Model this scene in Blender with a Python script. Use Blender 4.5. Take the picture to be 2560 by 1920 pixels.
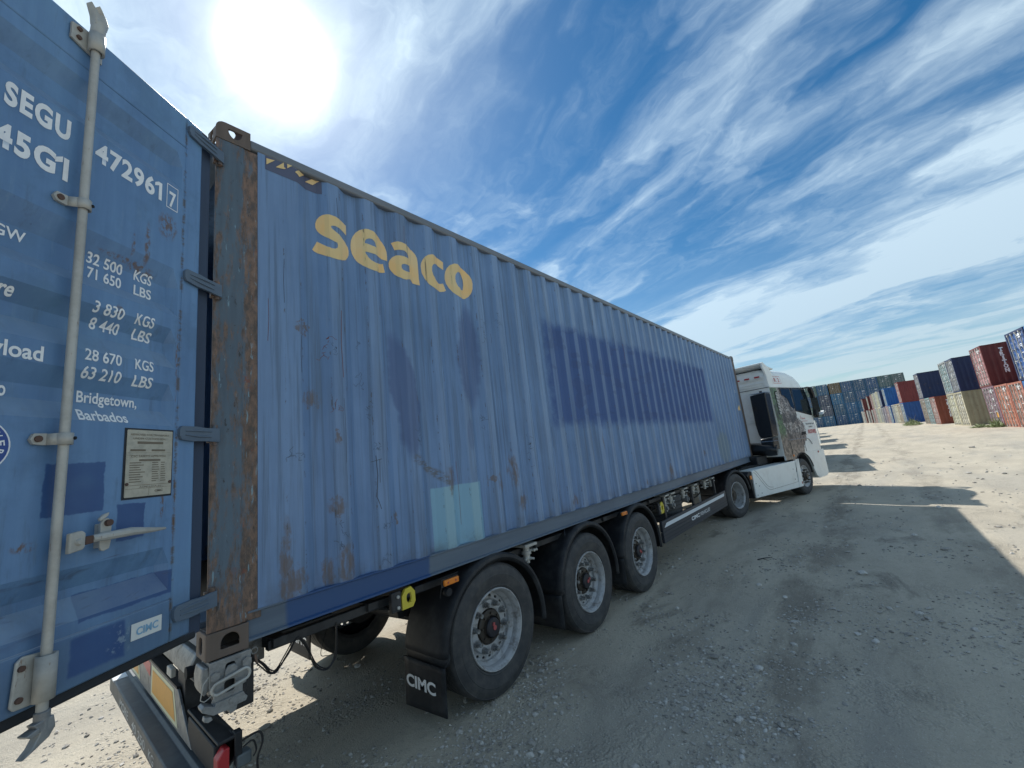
import bpy, bmesh, math, random
import numpy as np
from mathutils import Vector, Matrix, noise as mnoise
from mathutils.geometry import tessellate_polygon
for o in list(bpy.data.objects): bpy.data.objects.remove(o)
random.seed(7); np.random.seed(7)
SC = bpy.context.scene
COL = SC.collection
PI = math.pi
R_ = math.radians

# ------------------------------------------------------------------ camera
CAM = Vector((-0.609, -2.515, 1.807))
YAW, PITCH, ROLL, FPX = 0.6929, 0.1781, -0.1111, 1036.4
cam_d = bpy.data.cameras.new('camera'); cam = bpy.data.objects.new('camera', cam_d); COL.objects.link(cam)
cam_d.sensor_width = 36; cam_d.lens = 36 * FPX / 2560; cam_d.clip_start = .02; cam_d.clip_end = 9000
fw = Vector((math.cos(YAW) * math.cos(PITCH), math.sin(YAW) * math.cos(PITCH), math.sin(PITCH)))
rt = Vector((math.sin(YAW), -math.cos(YAW), 0)); up = rt.cross(fw)
rt2 = math.cos(ROLL) * rt + math.sin(ROLL) * up; up2 = -math.sin(ROLL) * rt + math.cos(ROLL) * up
m = Matrix.Identity(4)
for i in range(3): m[i][0], m[i][1], m[i][2], m[i][3] = rt2[i], up2[i], -fw[i], CAM[i]
cam.matrix_world = m
SC.camera = cam

# ------------------------------------------------------------------ node helpers
class V:
    """a socket with arithmetic"""
    def __init__(s, t, k): s.t = t; s.k = k
    def _m(s, op, *a):
        n = s.t.nodes.new('ShaderNodeMath'); n.operation = op
        for i, x in enumerate((s,) + a):
            if isinstance(x, V): s.t.links.new(x.k, n.inputs[i])
            else: n.inputs[i].default_value = x
        return V(s.t, n.outputs[0])
    def __add__(s, o): return s._m('ADD', o)
    def __radd__(s, o): return s._m('ADD', o)
    def __sub__(s, o): return s._m('SUBTRACT', o)
    def __rsub__(s, o): return (s * -1) + o
    def __mul__(s, o): return s._m('MULTIPLY', o)
    def __rmul__(s, o): return s._m('MULTIPLY', o)
    def __truediv__(s, o): return s._m('DIVIDE', o)
    def max(s, o): return s._m('MAXIMUM', o)
    def min(s, o): return s._m('MINIMUM', o)
    def abs(s): return s._m('ABSOLUTE')
    def pow(s, o): return s._m('POWER', o)
    def frac(s): return s._m('FRACT')
    def exp(s): return s._m('EXPONENT')
    def clamp(s): return s.max(0.0).min(1.0)
    def ss(s, a, b):
        n = s.t.nodes.new('ShaderNodeMapRange'); n.interpolation_type = 'SMOOTHSTEP'
        s.t.links.new(s.k, n.inputs[0]); n.inputs[1].default_value = a; n.inputs[2].default_value = b
        return V(s.t, n.outputs[0])

class NT:
    def __init__(s, tree):
        s.t = tree; s.N = tree.nodes; s.L = tree.links
    def node(s, ty, **kw):
        n = s.N.new(ty)
        for k, v in kw.items(): setattr(n, k, v)
        return n
    def coord(s, which='Object'):
        return s.node('ShaderNodeTexCoord').outputs[which]
    def sep(s, sock):
        n = s.node('ShaderNodeSeparateXYZ'); s.L.new(sock, n.inputs[0])
        return [V(s.t, n.outputs[i]) for i in range(3)]
    def vec(s, x, y, z):
        n = s.node('ShaderNodeCombineXYZ')
        for i, a in enumerate((x, y, z)):
            if isinstance(a, V): s.L.new(a.k, n.inputs[i])
            else: n.inputs[i].default_value = a
        return n.outputs[0]
    def scale(s, sock, v):
        n = s.node('ShaderNodeVectorMath', operation='MULTIPLY'); s.L.new(sock, n.inputs[0]); n.inputs[1].default_value = v
        return n.outputs[0]
    def noise(s, sock, sc=5, det=3, ro=.55, dist=0, col=False):
        n = s.node('ShaderNodeTexNoise'); s.L.new(sock, n.inputs['Vector'])
        n.inputs['Scale'].default_value = sc; n.inputs['Detail'].default_value = det
        n.inputs['Roughness'].default_value = ro; n.inputs['Distortion'].default_value = dist
        return n.outputs['Color'] if col else V(s.t, n.outputs[0])
    def voro(s, sock, sc=5, feat='F1', out='Distance', rnd=1):
        n = s.node('ShaderNodeTexVoronoi', feature=feat); s.L.new(sock, n.inputs['Vector'])
        n.inputs['Scale'].default_value = sc; n.inputs['Randomness'].default_value = rnd
        return V(s.t, n.outputs[out]) if out != 'Color' else n.outputs['Color']
    def mix(s, f, a, b):
        n = s.node('ShaderNodeMix', data_type='RGBA')
        if isinstance(f, V): s.L.new(f.k, n.inputs[0])
        else: n.inputs[0].default_value = f
        for i, c in ((6, a), (7, b)):
            if isinstance(c, (tuple, list)): n.inputs[i].default_value = (*c[:3], 1)
            else: s.L.new(c, n.inputs[i])
        return n.outputs[2]
    def mul(s, c, v):
        n = s.node('ShaderNodeVectorMath', operation='SCALE')
        if isinstance(c, (tuple, list)): n.inputs[0].default_value = c[:3]
        else: s.L.new(c, n.inputs[0])
        if isinstance(v, V): s.L.new(v.k, n.inputs[3])
        else: n.inputs[3].default_value = v
        return n.outputs[0]

def material(name, color=(.5, .5, .5), rough=.5, metal=0, spec=.5, build=None, bump=None):
    mt = bpy.data.materials.new(name); mt.use_nodes = True
    t = NT(mt.node_tree); b = mt.node_tree.nodes['Principled BSDF']
    b.inputs['Base Color'].default_value = (*color, 1); b.inputs['Roughness'].default_value = rough
    b.inputs['Metallic'].default_value = metal; b.inputs['Specular IOR Level'].default_value = spec
    if build:
        r = build(t)
        if 'color' in r:
            t.L.new(r['color'], b.inputs['Base Color'])
        if 'rough' in r: t.L.new(r['rough'].k, b.inputs['Roughness'])
        if 'metal' in r: t.L.new(r['metal'].k, b.inputs['Metallic'])
        if 'bump' in r:
            n = t.node('ShaderNodeBump'); n.inputs['Distance'].default_value = r.get('bd', .01)
            n.inputs['Strength'].default_value = r.get('bs', .6)
            t.L.new(r['bump'].k, n.inputs['Height']); t.L.new(n.outputs[0], b.inputs['Normal'])
    return mt

# ------------------------------------------------------------------ world and sun
SUN_AZ, SUN_EL = R_(69.6), R_(46.7)
sund = Vector((math.cos(SUN_EL) * math.cos(SUN_AZ), math.cos(SUN_EL) * math.sin(SUN_AZ), math.sin(SUN_EL)))
W = bpy.data.worlds.new('World'); SC.world = W; W.use_nodes = True
wt = NT(W.node_tree); W.node_tree.nodes.clear()
sky = wt.node('ShaderNodeTexSky', sky_type='NISHITA'); sky.sun_disc = False
sky.sun_elevation = SUN_EL; sky.sun_rotation = PI / 2 - SUN_AZ; sky.air_density = 1.0; sky.dust_density = .15; sky.ozone_density = 1.5
gen = wt.coord('Generated')
dx, dy, dz = wt.sep(gen)
hz = dz.max(0.015) + .06
a0 = R_(74); SKYU, SKYV = 12.3, 8.8
px = dx / hz; py = dy / hz
cu = px * math.cos(a0) + py * math.sin(a0) + SKYU            # along the cloud streets
cv = py * math.cos(a0) - px * math.sin(a0) + SKYV
warp = wt.noise(wt.vec(cu * .55, cv * .8, .3), 1.2, 4, .55)
warp2 = wt.noise(wt.vec(cu * 1.6 + 5, cv * 2.0 + 3, 4.3), 1.5, 4, .6)
band = wt.noise(wt.vec(cu * .30 + 1.7, cv * .75 + warp * 1.3, 2.1), 1.5, 2.5, .5)
body = wt.noise(wt.vec(cu * .75 + warp2 * .9, cv * 1.7 + warp * 1.6 + 4, 5.2), 1.6, 8, .56, .35)
puff = wt.noise(wt.vec(cu * 2.6 + warp2 * 1.6, cv * 3.4 + warp * 2.0, 7.7), 2.0, 9, .66, .3)
dens = band * .98 + body * .84 + puff * .14
cl = dens.ss(.76, 1.20)
cl = (cl + (puff - .5) * cl * .8).clamp().pow(1.15)
film = (band * .9 + warp2 * .5).ss(.60, 1.0) * .26
cl = cl + film - cl * film
low = (dz * -1 + 1).ss(.50, .95)
cl = (cl + low * .34 + low * (body - .45) * 1.0).clamp()
cdot = (dx * sund.x + dy * sund.y + dz * sund.z).min(1.0)
ang = (1 - cdot)
veil = (ang * (-1 / .075)).exp()
cl = (cl * .78 + veil * .16).clamp() * .92
skyc = wt.mix(.0, sky.outputs[0], (1, 1, 1))
g = wt.node('ShaderNodeHueSaturation'); g.inputs['Hue'].default_value = .495; g.inputs['Saturation'].default_value = 1.38; g.inputs['Value'].default_value = .275
wt.L.new(skyc, g.inputs['Color'])
lum = (cdot.ss(.3, 1.0) * .35 + 2.70) * (dz.ss(-.05, .45) * .36 + .64)
cloudc = wt.mul((.82, 1.0, 1.10), lum)
mixc = wt.mix(cl, g.outputs[0], cloudc)
glow = (ang * (-1 / .025)).exp() * .30 + (ang * (-1 / .0009)).exp() * 40.0 + (ang * (-1 / .0060)).exp() * .9
gl = wt.mul((1.0, 1.0, .97), glow)
addn = wt.node('ShaderNodeVectorMath', operation='ADD'); wt.L.new(mixc, addn.inputs[0]); wt.L.new(gl, addn.inputs[1])
bg = wt.node('ShaderNodeBackground'); bg.inputs['Strength'].default_value = .150
wt.L.new(addn.outputs[0], bg.inputs[0])
ow = wt.node('ShaderNodeOutputWorld'); wt.L.new(bg.outputs[0], ow.inputs[0])
sl = bpy.data.lights.new('sun', 'SUN'); sl.energy = 2.0; sl.angle = R_(.53); sl.color = (1.0, .955, .88)
so = bpy.data.objects.new('sun', sl); COL.objects.link(so); so.rotation_euler = sund.to_track_quat('Z', 'Y').to_euler()
SC.view_settings.view_transform = 'Standard'; SC.view_settings.look = 'None'
SC.view_settings.exposure = 1.38; SC.view_settings.gamma = 1
SC.view_settings.use_curve_mapping = False

# ------------------------------------------------------------------ mesh helpers
class MB:
    def __init__(s): s.v = []; s.f = []
    def add(s, vs, fs):
        b = len(s.v); s.v += [tuple(v) for v in vs]; s.f += [tuple(b + i for i in f) for f in fs]; return s
    def box(s, x0, x1, y0, y1, z0, z1):
        return s.add([(x0, y0, z0), (x1, y0, z0), (x1, y1, z0), (x0, y1, z0), (x0, y0, z1), (x1, y0, z1), (x1, y1, z1), (x0, y1, z1)],
                     [(0, 3, 2, 1), (4, 5, 6, 7), (0, 1, 5, 4), (1, 2, 6, 5), (2, 3, 7, 6), (3, 0, 4, 7)])
    def prism(s, poly, a, b, axis='y', holes=()):
        """closed outline (2d) with holes, extruded from a to b along axis"""
        def P(p, d):
            if axis == 'y': return (p[0], d, p[1])
            if axis == 'x': return (d, p[0], p[1])
            return (p[0], p[1], d)
        loops = [list(poly)] + [list(h) for h in holes]
        flat = [p for l in loops for p in l]
        tri = tessellate_polygon([[Vector((p[0], p[1], 0)) for p in l] for l in loops])
        n = len(flat)
        vs = [P(p, a) for p in flat] + [P(p, b) for p in flat]
        fs = [tuple(t) for t in tri] + [tuple(n + i for i in reversed(t)) for t in tri]
        k = 0
        for l in loops:
            c = len(l)
            for i in range(c):
                j = (i + 1) % c; fs.append((k + i, k + j, n + k + j, n + k + i))
            k += c
        return s.add(vs, fs)
    def sheet(s, poly, d=0, axis='y', holes=()):
        loops = [list(poly)] + [list(h) for h in holes]
        flat = [p for l in loops for p in l]
        tri = tessellate_polygon([[Vector((p[0], p[1], 0)) for p in l] for l in loops])
        P = {'y': lambda p: (p[0], d, p[1]), 'x': lambda p: (d, p[0], p[1]), 'z': lambda p: (p[0], p[1], d)}[axis]
        return s.add([P(p) for p in flat], [tuple(t) for t in tri])
    def tube(s, pts, r, n=8, cap=True, closed=False):
        pts = [Vector(p) for p in pts]; m_ = len(pts); vs = []; fs = []
        up = None
        for i, p in enumerate(pts):
            if closed: t = (pts[(i + 1) % m_] - pts[i - 1]).normalized()
            else: t = (pts[min(i + 1, m_ - 1)] - pts[max(i - 1, 0)]).normalized()
            if up is None:
                up = Vector((0, 0, 1)) if abs(t.z) < .9 else Vector((1, 0, 0))
            a = (up - t * up.dot(t)).normalized(); up = a; b = t.cross(a)
            rr = r[i] if isinstance(r, (list, tuple)) else r
            for k in range(n):
                th = 2 * PI * k / n; vs.append(p + a * math.cos(th) * rr + b * math.sin(th) * rr)
        for i in range(m_ if closed else m_ - 1):
            j = (i + 1) % m_
            for k in range(n):
                l = (k + 1) % n; fs.append((i * n + k, i * n + l, j * n + l, j * n + k))
        if cap and not closed:
            fs.append(tuple(range(n - 1, -1, -1))); fs.append(tuple((m_ - 1) * n + k for k in range(n)))
        return s.add(vs, fs)
    def cyl(s, p0, p1, r, n=16, r1=None): return s.tube([p0, p1], [r, r1 if r1 is not None else r], n)
    def lathe(s, prof, c, n=48, a0=0, a1=2 * PI, axis='y', sy=1):
        """profile of (radius, depth) turned round an axis through c"""
        full = abs(a1 - a0 - 2 * PI) < 1e-6; cnt = n if full else n + 1; vs = []; fs = []; k = len(prof)
        for i in range(cnt):
            th = a0 + (a1 - a0) * i / n
            for r, d in prof:
                if axis == 'y': vs.append((c[0] + r * math.cos(th), c[1] + d * sy, c[2] + r * math.sin(th)))
                elif axis == 'x': vs.append((c[0] + d * sy, c[1] + r * math.cos(th), c[2] + r * math.sin(th)))
                else: vs.append((c[0] + r * math.cos(th), c[1] + r * math.sin(th), c[2] + d * sy))
        for i in range(n):
            j = (i + 1) % cnt
            for q in range(k - 1): fs.append((i * k + q, j * k + q, j * k + q + 1, i * k + q + 1))
        return s.add(vs, fs)
    def xf(s, mat): s.v = [tuple(mat @ Vector(v)) for v in s.v]; return s
    def mesh(s, name, mat=None, smooth=35, recalc=True):
        me = bpy.data.meshes.new(name); me.from_pydata(s.v, [], s.f)
        if recalc:
            bm = bmesh.new(); bm.from_mesh(me); bmesh.ops.remove_doubles(bm, verts=bm.verts, dist=1e-5)
            bmesh.ops.recalc_face_normals(bm, faces=bm.faces); bm.to_mesh(me); bm.free()
        if mat: me.materials.append(mat)
        if smooth:
            me.polygons.foreach_set('use_smooth', [True] * len(me.polygons))
            try: me.set_sharp_from_angle(angle=R_(smooth))
            except Exception: pass
        return me
    def obj(s, name, mat=None, parent=None, bevel=0, solid=0, **kw):
        me = s.mesh(name, mat, **kw)
        return link(name, me, parent, bevel, solid)

def link(name, me, parent=None, bevel=0, solid=0, mw=None):
    o = bpy.data.objects.new(name, me); COL.objects.link(o)
    if mw is not None: o.matrix_local = mw
    if parent: o.parent = parent; o.matrix_parent_inverse = PINV(parent)
    if solid:
        md = o.modifiers.new('s', 'SOLIDIFY'); md.thickness = solid; md.offset = 0
    if bevel:
        md = o.modifiers.new('b', 'BEVEL'); md.width = bevel; md.segments = 2; md.limit_method = 'ANGLE'; md.angle_limit = R_(40)
        try: md.harden_normals = False
        except Exception: pass
    return o
def PINV(p):
    """parts of things built in place are modelled in world coordinates"""
    return _pinv.get(p.name, Matrix.Identity(4))
_pinv = {}
def thing(name, label, cat, loc=(0, 0, 0), group=None, world_parts=True, rotz=0):
    o = bpy.data.objects.new(name, None); COL.objects.link(o); o.empty_display_size = .3
    o.location = loc; o.rotation_euler = (0, 0, rotz); o['label'] = label; o['category'] = cat
    if group: o['group'] = group
    if world_parts: _pinv[o.name] = (Matrix.Translation(loc) @ Matrix.Rotation(rotz, 4, 'Z')).inverted()
    return o
def tag(o, label=None, cat=None, group=None, kind=None):
    for k, v in (('label', label), ('category', cat), ('group', group), ('kind', kind)):
        if v: o[k] = v
    return o

_fontc = {}
def text_poly(txt, bold=0.0, spacing=1.0):
    """the built-in typeface as a flat mesh: bmesh in x,y with cap height 1"""
    cu_ = bpy.data.curves.new('t', 'FONT'); cu_.body = txt; cu_.size = 1; cu_.offset = bold; cu_.space_character = spacing
    cu_.resolution_u = 4; cu_.fill_mode = 'FRONT'
    o = bpy.data.objects.new('t', cu_); COL.objects.link(o)
    dg = bpy.context.evaluated_depsgraph_get(); dg.update()
    me = bpy.data.meshes.new_from_object(o.evaluated_get(dg)); bpy.data.objects.remove(o); bpy.data.curves.remove(cu_)
    return me
def lettering(txt, width, height, mapper, mat, parent, bold=.012, folds_x=(), folds_y=(), name='lettering', spacing=1.0, fine=0):
    """txt stretched into width x height (cap height), x from 0, y from 0; folds cut it where the surface bends; mapper(x,y)->xyz"""
    me = text_poly(txt, bold, spacing); bm = bmesh.new(); bm.from_mesh(me); bpy.data.meshes.remove(me)
    cap = .73
    xs = [v.co.x for v in bm.verts]
    if not xs: return None
    x0, x1 = min(xs), max(xs)
    for v in bm.verts: v.co = Vector(((v.co.x - x0) / (x1 - x0) * width, v.co.y / cap * height, 0))
    cut(bm, folds_x, folds_y)
    for v in bm.verts: v.co = Vector(mapper(v.co.x, v.co.y))
    me = bpy.data.meshes.new(name); bm.to_mesh(me); bm.free(); me.materials.append(mat)
    return link(name, me, parent)
def cut(bm, fx, fy):
    for c in fx:
        bmesh.ops.bisect_plane(bm, geom=bm.verts[:] + bm.edges[:] + bm.faces[:], plane_co=(c, 0, 0), plane_no=(1, 0, 0))
    for c in fy:
        bmesh.ops.bisect_plane(bm, geom=bm.verts[:] + bm.edges[:] + bm.faces[:], plane_co=(0, c, 0), plane_no=(0, 1, 0))
def decal(loops, fx, fy, mapper, mat, parent, name='painted_mark'):
    """a flat printed shape laid over a folded panel; loops = (outer,[holes])"""
    mb = MB().sheet(loops[0], 0, 'z', loops[1]); bm = bmesh.new()
    me = bpy.data.meshes.new(name); me.from_pydata(mb.v, [], mb.f); bm.from_mesh(me)
    cut(bm, fx, fy)
    for v in bm.verts: v.co = Vector(mapper(v.co.x, v.co.y))
    bm.to_mesh(me); bm.free(); me.materials.append(mat)
    return link(name, me, parent)

# ------------------------------------------------------------------ materials
def blotch(t, P, base, dark, light=None, sc=1.5):
    n = t.noise(P, sc, 5, .6); c = t.mix(n.ss(.3, .75), base, dark)
    return c

def rusty_paint(name, base, dark, rust=.5, rough=.5, streak=(9, 9, .7), rustcol=(.085, .050, .032), extra=None, light=None, edge=None):
    def b(t):
        P = t.coord()
        x, y, z = t.sep(P)
        n1 = t.noise(P, .9, 5, .6); n2 = t.noise(t.scale(P, streak), 1.6, 5, .65); n3 = t.noise(P, 28, 4, .6)
        c = t.mix((n1 * .6 + n2 * .5).ss(.38, .72), base, dark)
        if light: c = t.mix(t.noise(t.scale(P, streak), 4.0, 6, .7).ss(.56, .74) * .5, c, light)
        if extra: c = extra(t, c, x, y, z, P)
        # thin scratches and rust
        sc = t.noise(t.scale(P, (46, 46, 2.2)), 1.0, 3, .6).ss(.69, .76) * t.noise(P, 1.9, 3).ss(.5, .62)
        c = t.mix(sc * .55, c, (.03, .045, .075))
        rm = (t.noise(P, 3.1, 7, .68) * .55 + t.noise(t.scale(P, (14, 14, 3.2)), 1.0, 6, .7) * .5)
        rmask = rm.ss(.80 - rust * .22, .86 - rust * .22)
        rc = t.mix(n3.ss(.35, .7), rustcol, (rustcol[0] * 2.3, rustcol[1] * 2.3, rustcol[2] * 2.2))
        c = t.mix(rmask * .85, c, rc)
        return dict(color=c, rough=(n2 * .2 + rmask * .3 + (rough - .1)).clamp(), bump=n3 * .25 + rmask * .5 + n1 * .9, bd=.004, bs=.5)
    return material(name, base, rough, build=b)

def boxmask(x, z, x0, x1, z0, z1, s, P=None, t=None, wob=0.0):
    if wob:
        n = (t.noise(P, 7, 4, .7) - .5) * wob; x = x + n; z = z + n
    return x.ss(x0 - s, x0 + s) * (1 - x.ss(x1 - s, x1 + s)) * z.ss(z0 - s, z0 + s) * (1 - z.ss(z1 - s, z1 + s))
def ellmask(x, z, cx, cz, rx, rz, s=.25, tilt=0.0):
    u = (x - cx) + (z - cz) * tilt
    d = (u * (1 / rx)).pow(2.0) + ((z - cz) * (1 / rz)).pow(2.0)
    return 1 - d.ss(1 - s, 1 + s)

CB, CD = (.160, .280, .490), (.105, .195, .360)
def side_extra(t, c, x, y, z, P):
    wv = t.noise(t.scale(P, (5, 5, 1)), 1.2, 4)
    # purple-grey fade
    c = t.mix(t.noise(P, .55, 2).ss(.45, .7) * .30, c, (.140, .200, .345))
    # overpainted block, only where the spray reached
    dk = boxmask(x, z, 3.10, 9.15, 2.12, 3.30, .08, P, t, .22)
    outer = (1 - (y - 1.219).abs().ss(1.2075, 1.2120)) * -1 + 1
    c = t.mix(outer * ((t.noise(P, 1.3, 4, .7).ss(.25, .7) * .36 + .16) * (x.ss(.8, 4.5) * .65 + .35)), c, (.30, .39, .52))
    c = t.mix(t.noise(t.scale(P, (20, 20, .5)), 1.3, 5, .7).ss(.48, .64) * .55, c, (.075, .120, .185))
    c = t.mix(t.noise(t.scale(P, (5, 5, .35)), 1.3, 4, .7).ss(.52, .70) * .35, c, (.10, .14, .19))
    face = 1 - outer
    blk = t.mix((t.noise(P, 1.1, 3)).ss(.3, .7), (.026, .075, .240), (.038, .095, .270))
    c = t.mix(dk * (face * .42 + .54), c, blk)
    # ghost letters inside the block
    gh = t.noise(t.scale(P, (1.6, 1, 3.4)), 1.4, 2).ss(.56, .60) * dk
    c = t.mix(gh * .35, c, (.03, .06, .17))
    # older overpainted letters
    wx = x + (t.noise(t.scale(P, (1, 1, 3.0)), 1.4, 4, .6) - .5) * .16
    m1 = ellmask(wx, z, 1.20, 2.36, .105, .46, .35, .12)
    m2 = ellmask(wx, z, 1.90, 2.74, .135, .46, .35, -.02)
    m3 = ellmask(x, z, 1.82, 2.05, .035, .13, .4)
    c = t.mix((m1 + m2 + m3 * .6).clamp() * (.38 + wv * .45), c, (.052, .088, .215))
    # light repaired patch
    pt = boxmask(x, z, 1.385, 1.895, 1.15, 1.655, .006, P, t, .02)
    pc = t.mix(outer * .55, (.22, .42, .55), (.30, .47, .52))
    c = t.mix(pt * .88, c, pc)
    # a green-grey area low at the far end
    c = t.mix(ellmask(x, z, 9.6, 1.55, .5, .34, .3) * .5, c, (.16, .22, .22))
    # placed rust stains
    rust = (.135, .088, .055)
    nw = t.noise(t.scale(P, (13, 13, 5)), 1.2, 5, .7); xr = x + (nw - .5) * .16; zr = z + (t.noise(t.scale(P, (17, 17, 17)), 1.1, 4, .7) - .5) * .22
    for cx, cz, rx, rz in ((.66, 1.64, .05, .05), (.705, 1.30, .045, .11), (.60, 1.28, .03, .07), (.36, 1.36, .03, .22), (.42, 1.28, .04, .06), (.517, 2.30, .045, .05), (1.08, 1.49, .02, .025),
                           (1.575, 1.70, .045, .10), (.47, 2.75, .05, .02), (2.15, 1.62, .03, .08), (2.33, 1.70, .05, .12), (2.42, 1.42, .06, .07), (2.05, 1.66, .05, .03), (4.1, 1.9, .03, .2), (.675, 2.06, .02, .03), (6.2, 1.35, .04, .10), (8.1, 1.5, .05, .06), (5.2, 1.28, .05, .05), (3.3, 1.30, .07, .05)):
        mm = ellmask(xr, zr, cx, cz, rx, rz, .9) * (t.noise(t.scale(P, (26, 26, 6)), 1.3, 5, .7).ss(.30, .56))
        c = t.mix(mm * .75, c, rust)
    # dragged smear above the patch
    sm = ellmask(x, z, 1.40, 1.79, .22, .035, .5, 0) * 0 + boxmask(x + z * 1.15, z, 3.30, 3.40, 1.66, 1.90, .02) * 0
    u = (x - 1.24) * .83 + (z - 1.90) * -.56; w = (x - 1.24) * .56 + (z - 1.90) * .83
    smr = u.ss(-.02, .02) * (1 - u.ss(.36, .42)) * (1 - w.abs().ss(.015, .045)) * t.noise(t.scale(P, (8, 8, 26)), 1.5, 4, .7).ss(.4, .6)
    c = t.mix(smr * .8, c, (.11, .10, .085))
    # wear along the rib edges and grime at the foot
    rib = t.noise(t.scale(P, (3, 3, .5)), 4, 5, .7)
    ridge = ((x - .835) * (1 / .2785) + .375).frac()
    edge = (1 - (ridge - .06).abs().ss(.0, .035)) + (1 - (ridge - .69).abs().ss(.0, .03))
    c = t.mix((edge.clamp() * t.noise(t.scale(P, (9, 9, 5)), 2.0, 6, .75).ss(.55, .64)) * .75, c, (.075, .060, .050))
    c = t.mix((1 - z.ss(1.2, 1.34)) * t.noise(P, 4, 5, .7).ss(.35, .7) * .5, c, (.07, .065, .055))
    # fine pen scrawls
    return c
def grease_noise(t, P): return t.noise(P, 3, 4)
M = {}
M['side'] = rusty_paint('weathered_blue_side', CB, CD, .12, .52, extra=side_extra, light=(.17, .26, .40))
def door_extra(t, c, x, y, z, P):
    def bm(x0, x1, z0, z1, s=.003, w=.034): return boxmask(x, z, x0, x1, z0, z1, s, P, t, w)
    db = t.mix(t.noise(P, 6, 3).ss(.3, .7), (.028, .075, .22), (.035, .095, .25))
    # uneven fading, hand grime and run marks
    c = t.mix(t.noise(P, 3.4, 5, .7).ss(.50, .68) * .45, c, (.075, .150, .260))
    c = t.mix(t.noise(t.scale(P, (14, 14, 1.6)), 1.4, 5, .7).ss(.56, .70) * .35, c, (.070, .110, .160))
    c = t.mix((1 - (z + (t.noise(P, 5, 4, .7) - .5) * .3).ss(1.28, 1.50)) * .45, c, (.065, .095, .125))
    for ex in (.19, 1.08):
        c = t.mix((1 - (x - ex).abs().ss(.002, .012)) * t.noise(t.scale(P, (8, 8, 14)), 1.5, 5, .7).ss(.46, .58) * .8, c, (.10, .075, .055))
    for m in (bm(.475, .665, 1.785, 1.965), bm(.318, .425, 1.665, 1.80), bm(.19, .532, 1.415, 1.508), bm(.375, .552, 1.25, 1.372, .006, .03)):
        c = t.mix(m * .93, c, db)
    c = t.mix(bm(.36, .43, 1.27, 1.36, .01, .05) * t.noise(P, 30, 4, .7).ss(.5, .6) * .7, c, (.25, .34, .42))
    rust = (.14, .075, .035)
    for cx, cz, rx, rz in ((.27, 3.07, .045, .06), (.36, 2.92, .012, .10), (.42, 2.90, .008, .05), (.43, 2.82, .10, .012), (.36, 2.80, .06, .012), (.46, 2.585, .012, .02),
                           (.245, 1.78, .008, .05), (.70, 1.70, .03, .015), (.85, 1.60, .03, .05), (.90, 1.25, .04, .05), (.20, 2.40, .006, .16), (.19, 1.75, .005, .14)):
        c = t.mix(ellmask(x, z, cx, cz, rx, rz, .9) * t.noise(t.scale(P, (60, 60, 30)), 1, 4, .7).ss(.42, .6) * .85, c, rust)
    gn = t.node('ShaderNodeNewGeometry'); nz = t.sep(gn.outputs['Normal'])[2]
    c = t.mix(nz.ss(.15, .45) * (t.noise(P, 9, 4, .7) * .5 + .1), c, (.25, .32, .38))  # up-facing slopes dusted paler, which paints extra rib shading into the colour
    # black rubbing marks low down
    sm = t.noise(t.scale(P, (2.2, 1, 9)), 2.0, 4, .6, .6).ss(.56, .68) * boxmask(x, z, .2, .75, 1.42, 1.64, .05)
    c = t.mix(sm * .6, c, (.055, .055, .085))
    c = t.mix(t.noise(P, 2.3, 3).ss(.5, .75) * .4, c, (.13, .26, .37))
    return c
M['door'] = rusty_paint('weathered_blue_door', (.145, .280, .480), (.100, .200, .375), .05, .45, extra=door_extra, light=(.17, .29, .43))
M['rail'] = rusty_paint('blue_grey_rail', (.115, .160, .215), (.080, .115, .165), .30, .5, streak=(.6, 5, 9),
    extra=lambda t, c, x, y, z, P: t.mix(boxmask(x, z, .36, 1.31, 1.0, 1.3, .015, P, t, .03), c, (.026, .078, .205)))
M['toprail'] = rusty_paint('grey_blue_top_rail', (.17, .19, .22), (.13, .15, .175), .35, .45, streak=(.6, 5, 9))
def post_extra(t, c, x, y, z, P):
    wb = (t.noise(t.scale(P, (8, 8, 1.6)), 1.6, 5, .7) - .5) * .16
    band = ((x + wb).ss(.10, .20) * .20) + (1 - z.ss(1.1, 1.6)) * .16 + (1 - (x + wb).ss(0.0, .05)) * .14
    n = t.noise(t.scale(P, (20, 20, 4.0)), 1.2, 9, .78) + band
    m = n.ss(.50, .66)
    rc = t.mix(t.noise(t.scale(P, (30, 30, 12)), 1.2, 6, .75).ss(.35, .68), (.080, .058, .044), (.255, .150, .098))
    c = t.mix(m * .92, c, rc)
    pk = t.noise(t.scale(P, (26, 26, 5)), 1.7, 6, .78).ss(.64, .69) * (x.ss(.10, .17) * .6 + .4)
    c = t.mix(pk * .75, c, (.44, .29, .23))
    sc = t.noise(t.scale(P, (60, 60, 9)), 1.0, 5, .65).ss(.62, .68) * .75
    c = t.mix(sc, c, (.22, .36, .44))
    dk = t.noise(t.scale(P, (34, 34, 10)), 1.0, 5, .75).ss(.60, .66) * .8
    c = t.mix(dk, c, (.030, .026, .024))
    rd = t.noise(t.scale(P, (14, 14, 9)), 1.0, 6, .75).ss(.60, .66) * x.ss(.08, .16)
    return t.mix(rd * .8, c, (.20, .070, .045))
M['post'] = rusty_paint('rusted_blue_post', (.105, .155, .205), (.075, .105, .14), .60, .65, streak=(14, 14, 1.5), extra=post_extra, rustcol=(.085, .045, .028))
M['casting'] = rusty_paint('rusted_steel_casting', (.15, .115, .095), (.105, .082, .068), .80, .7, rustcol=(.13, .085, .058))
M['seal'] = material('black_rubber_seal', (.022, .026, .033), .7)
M['inner'] = material('dark_interior_paint', (.05, .06, .08), .7)
M['floor'] = material('plywood_floor', (.18, .11, .06), .7)
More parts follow.
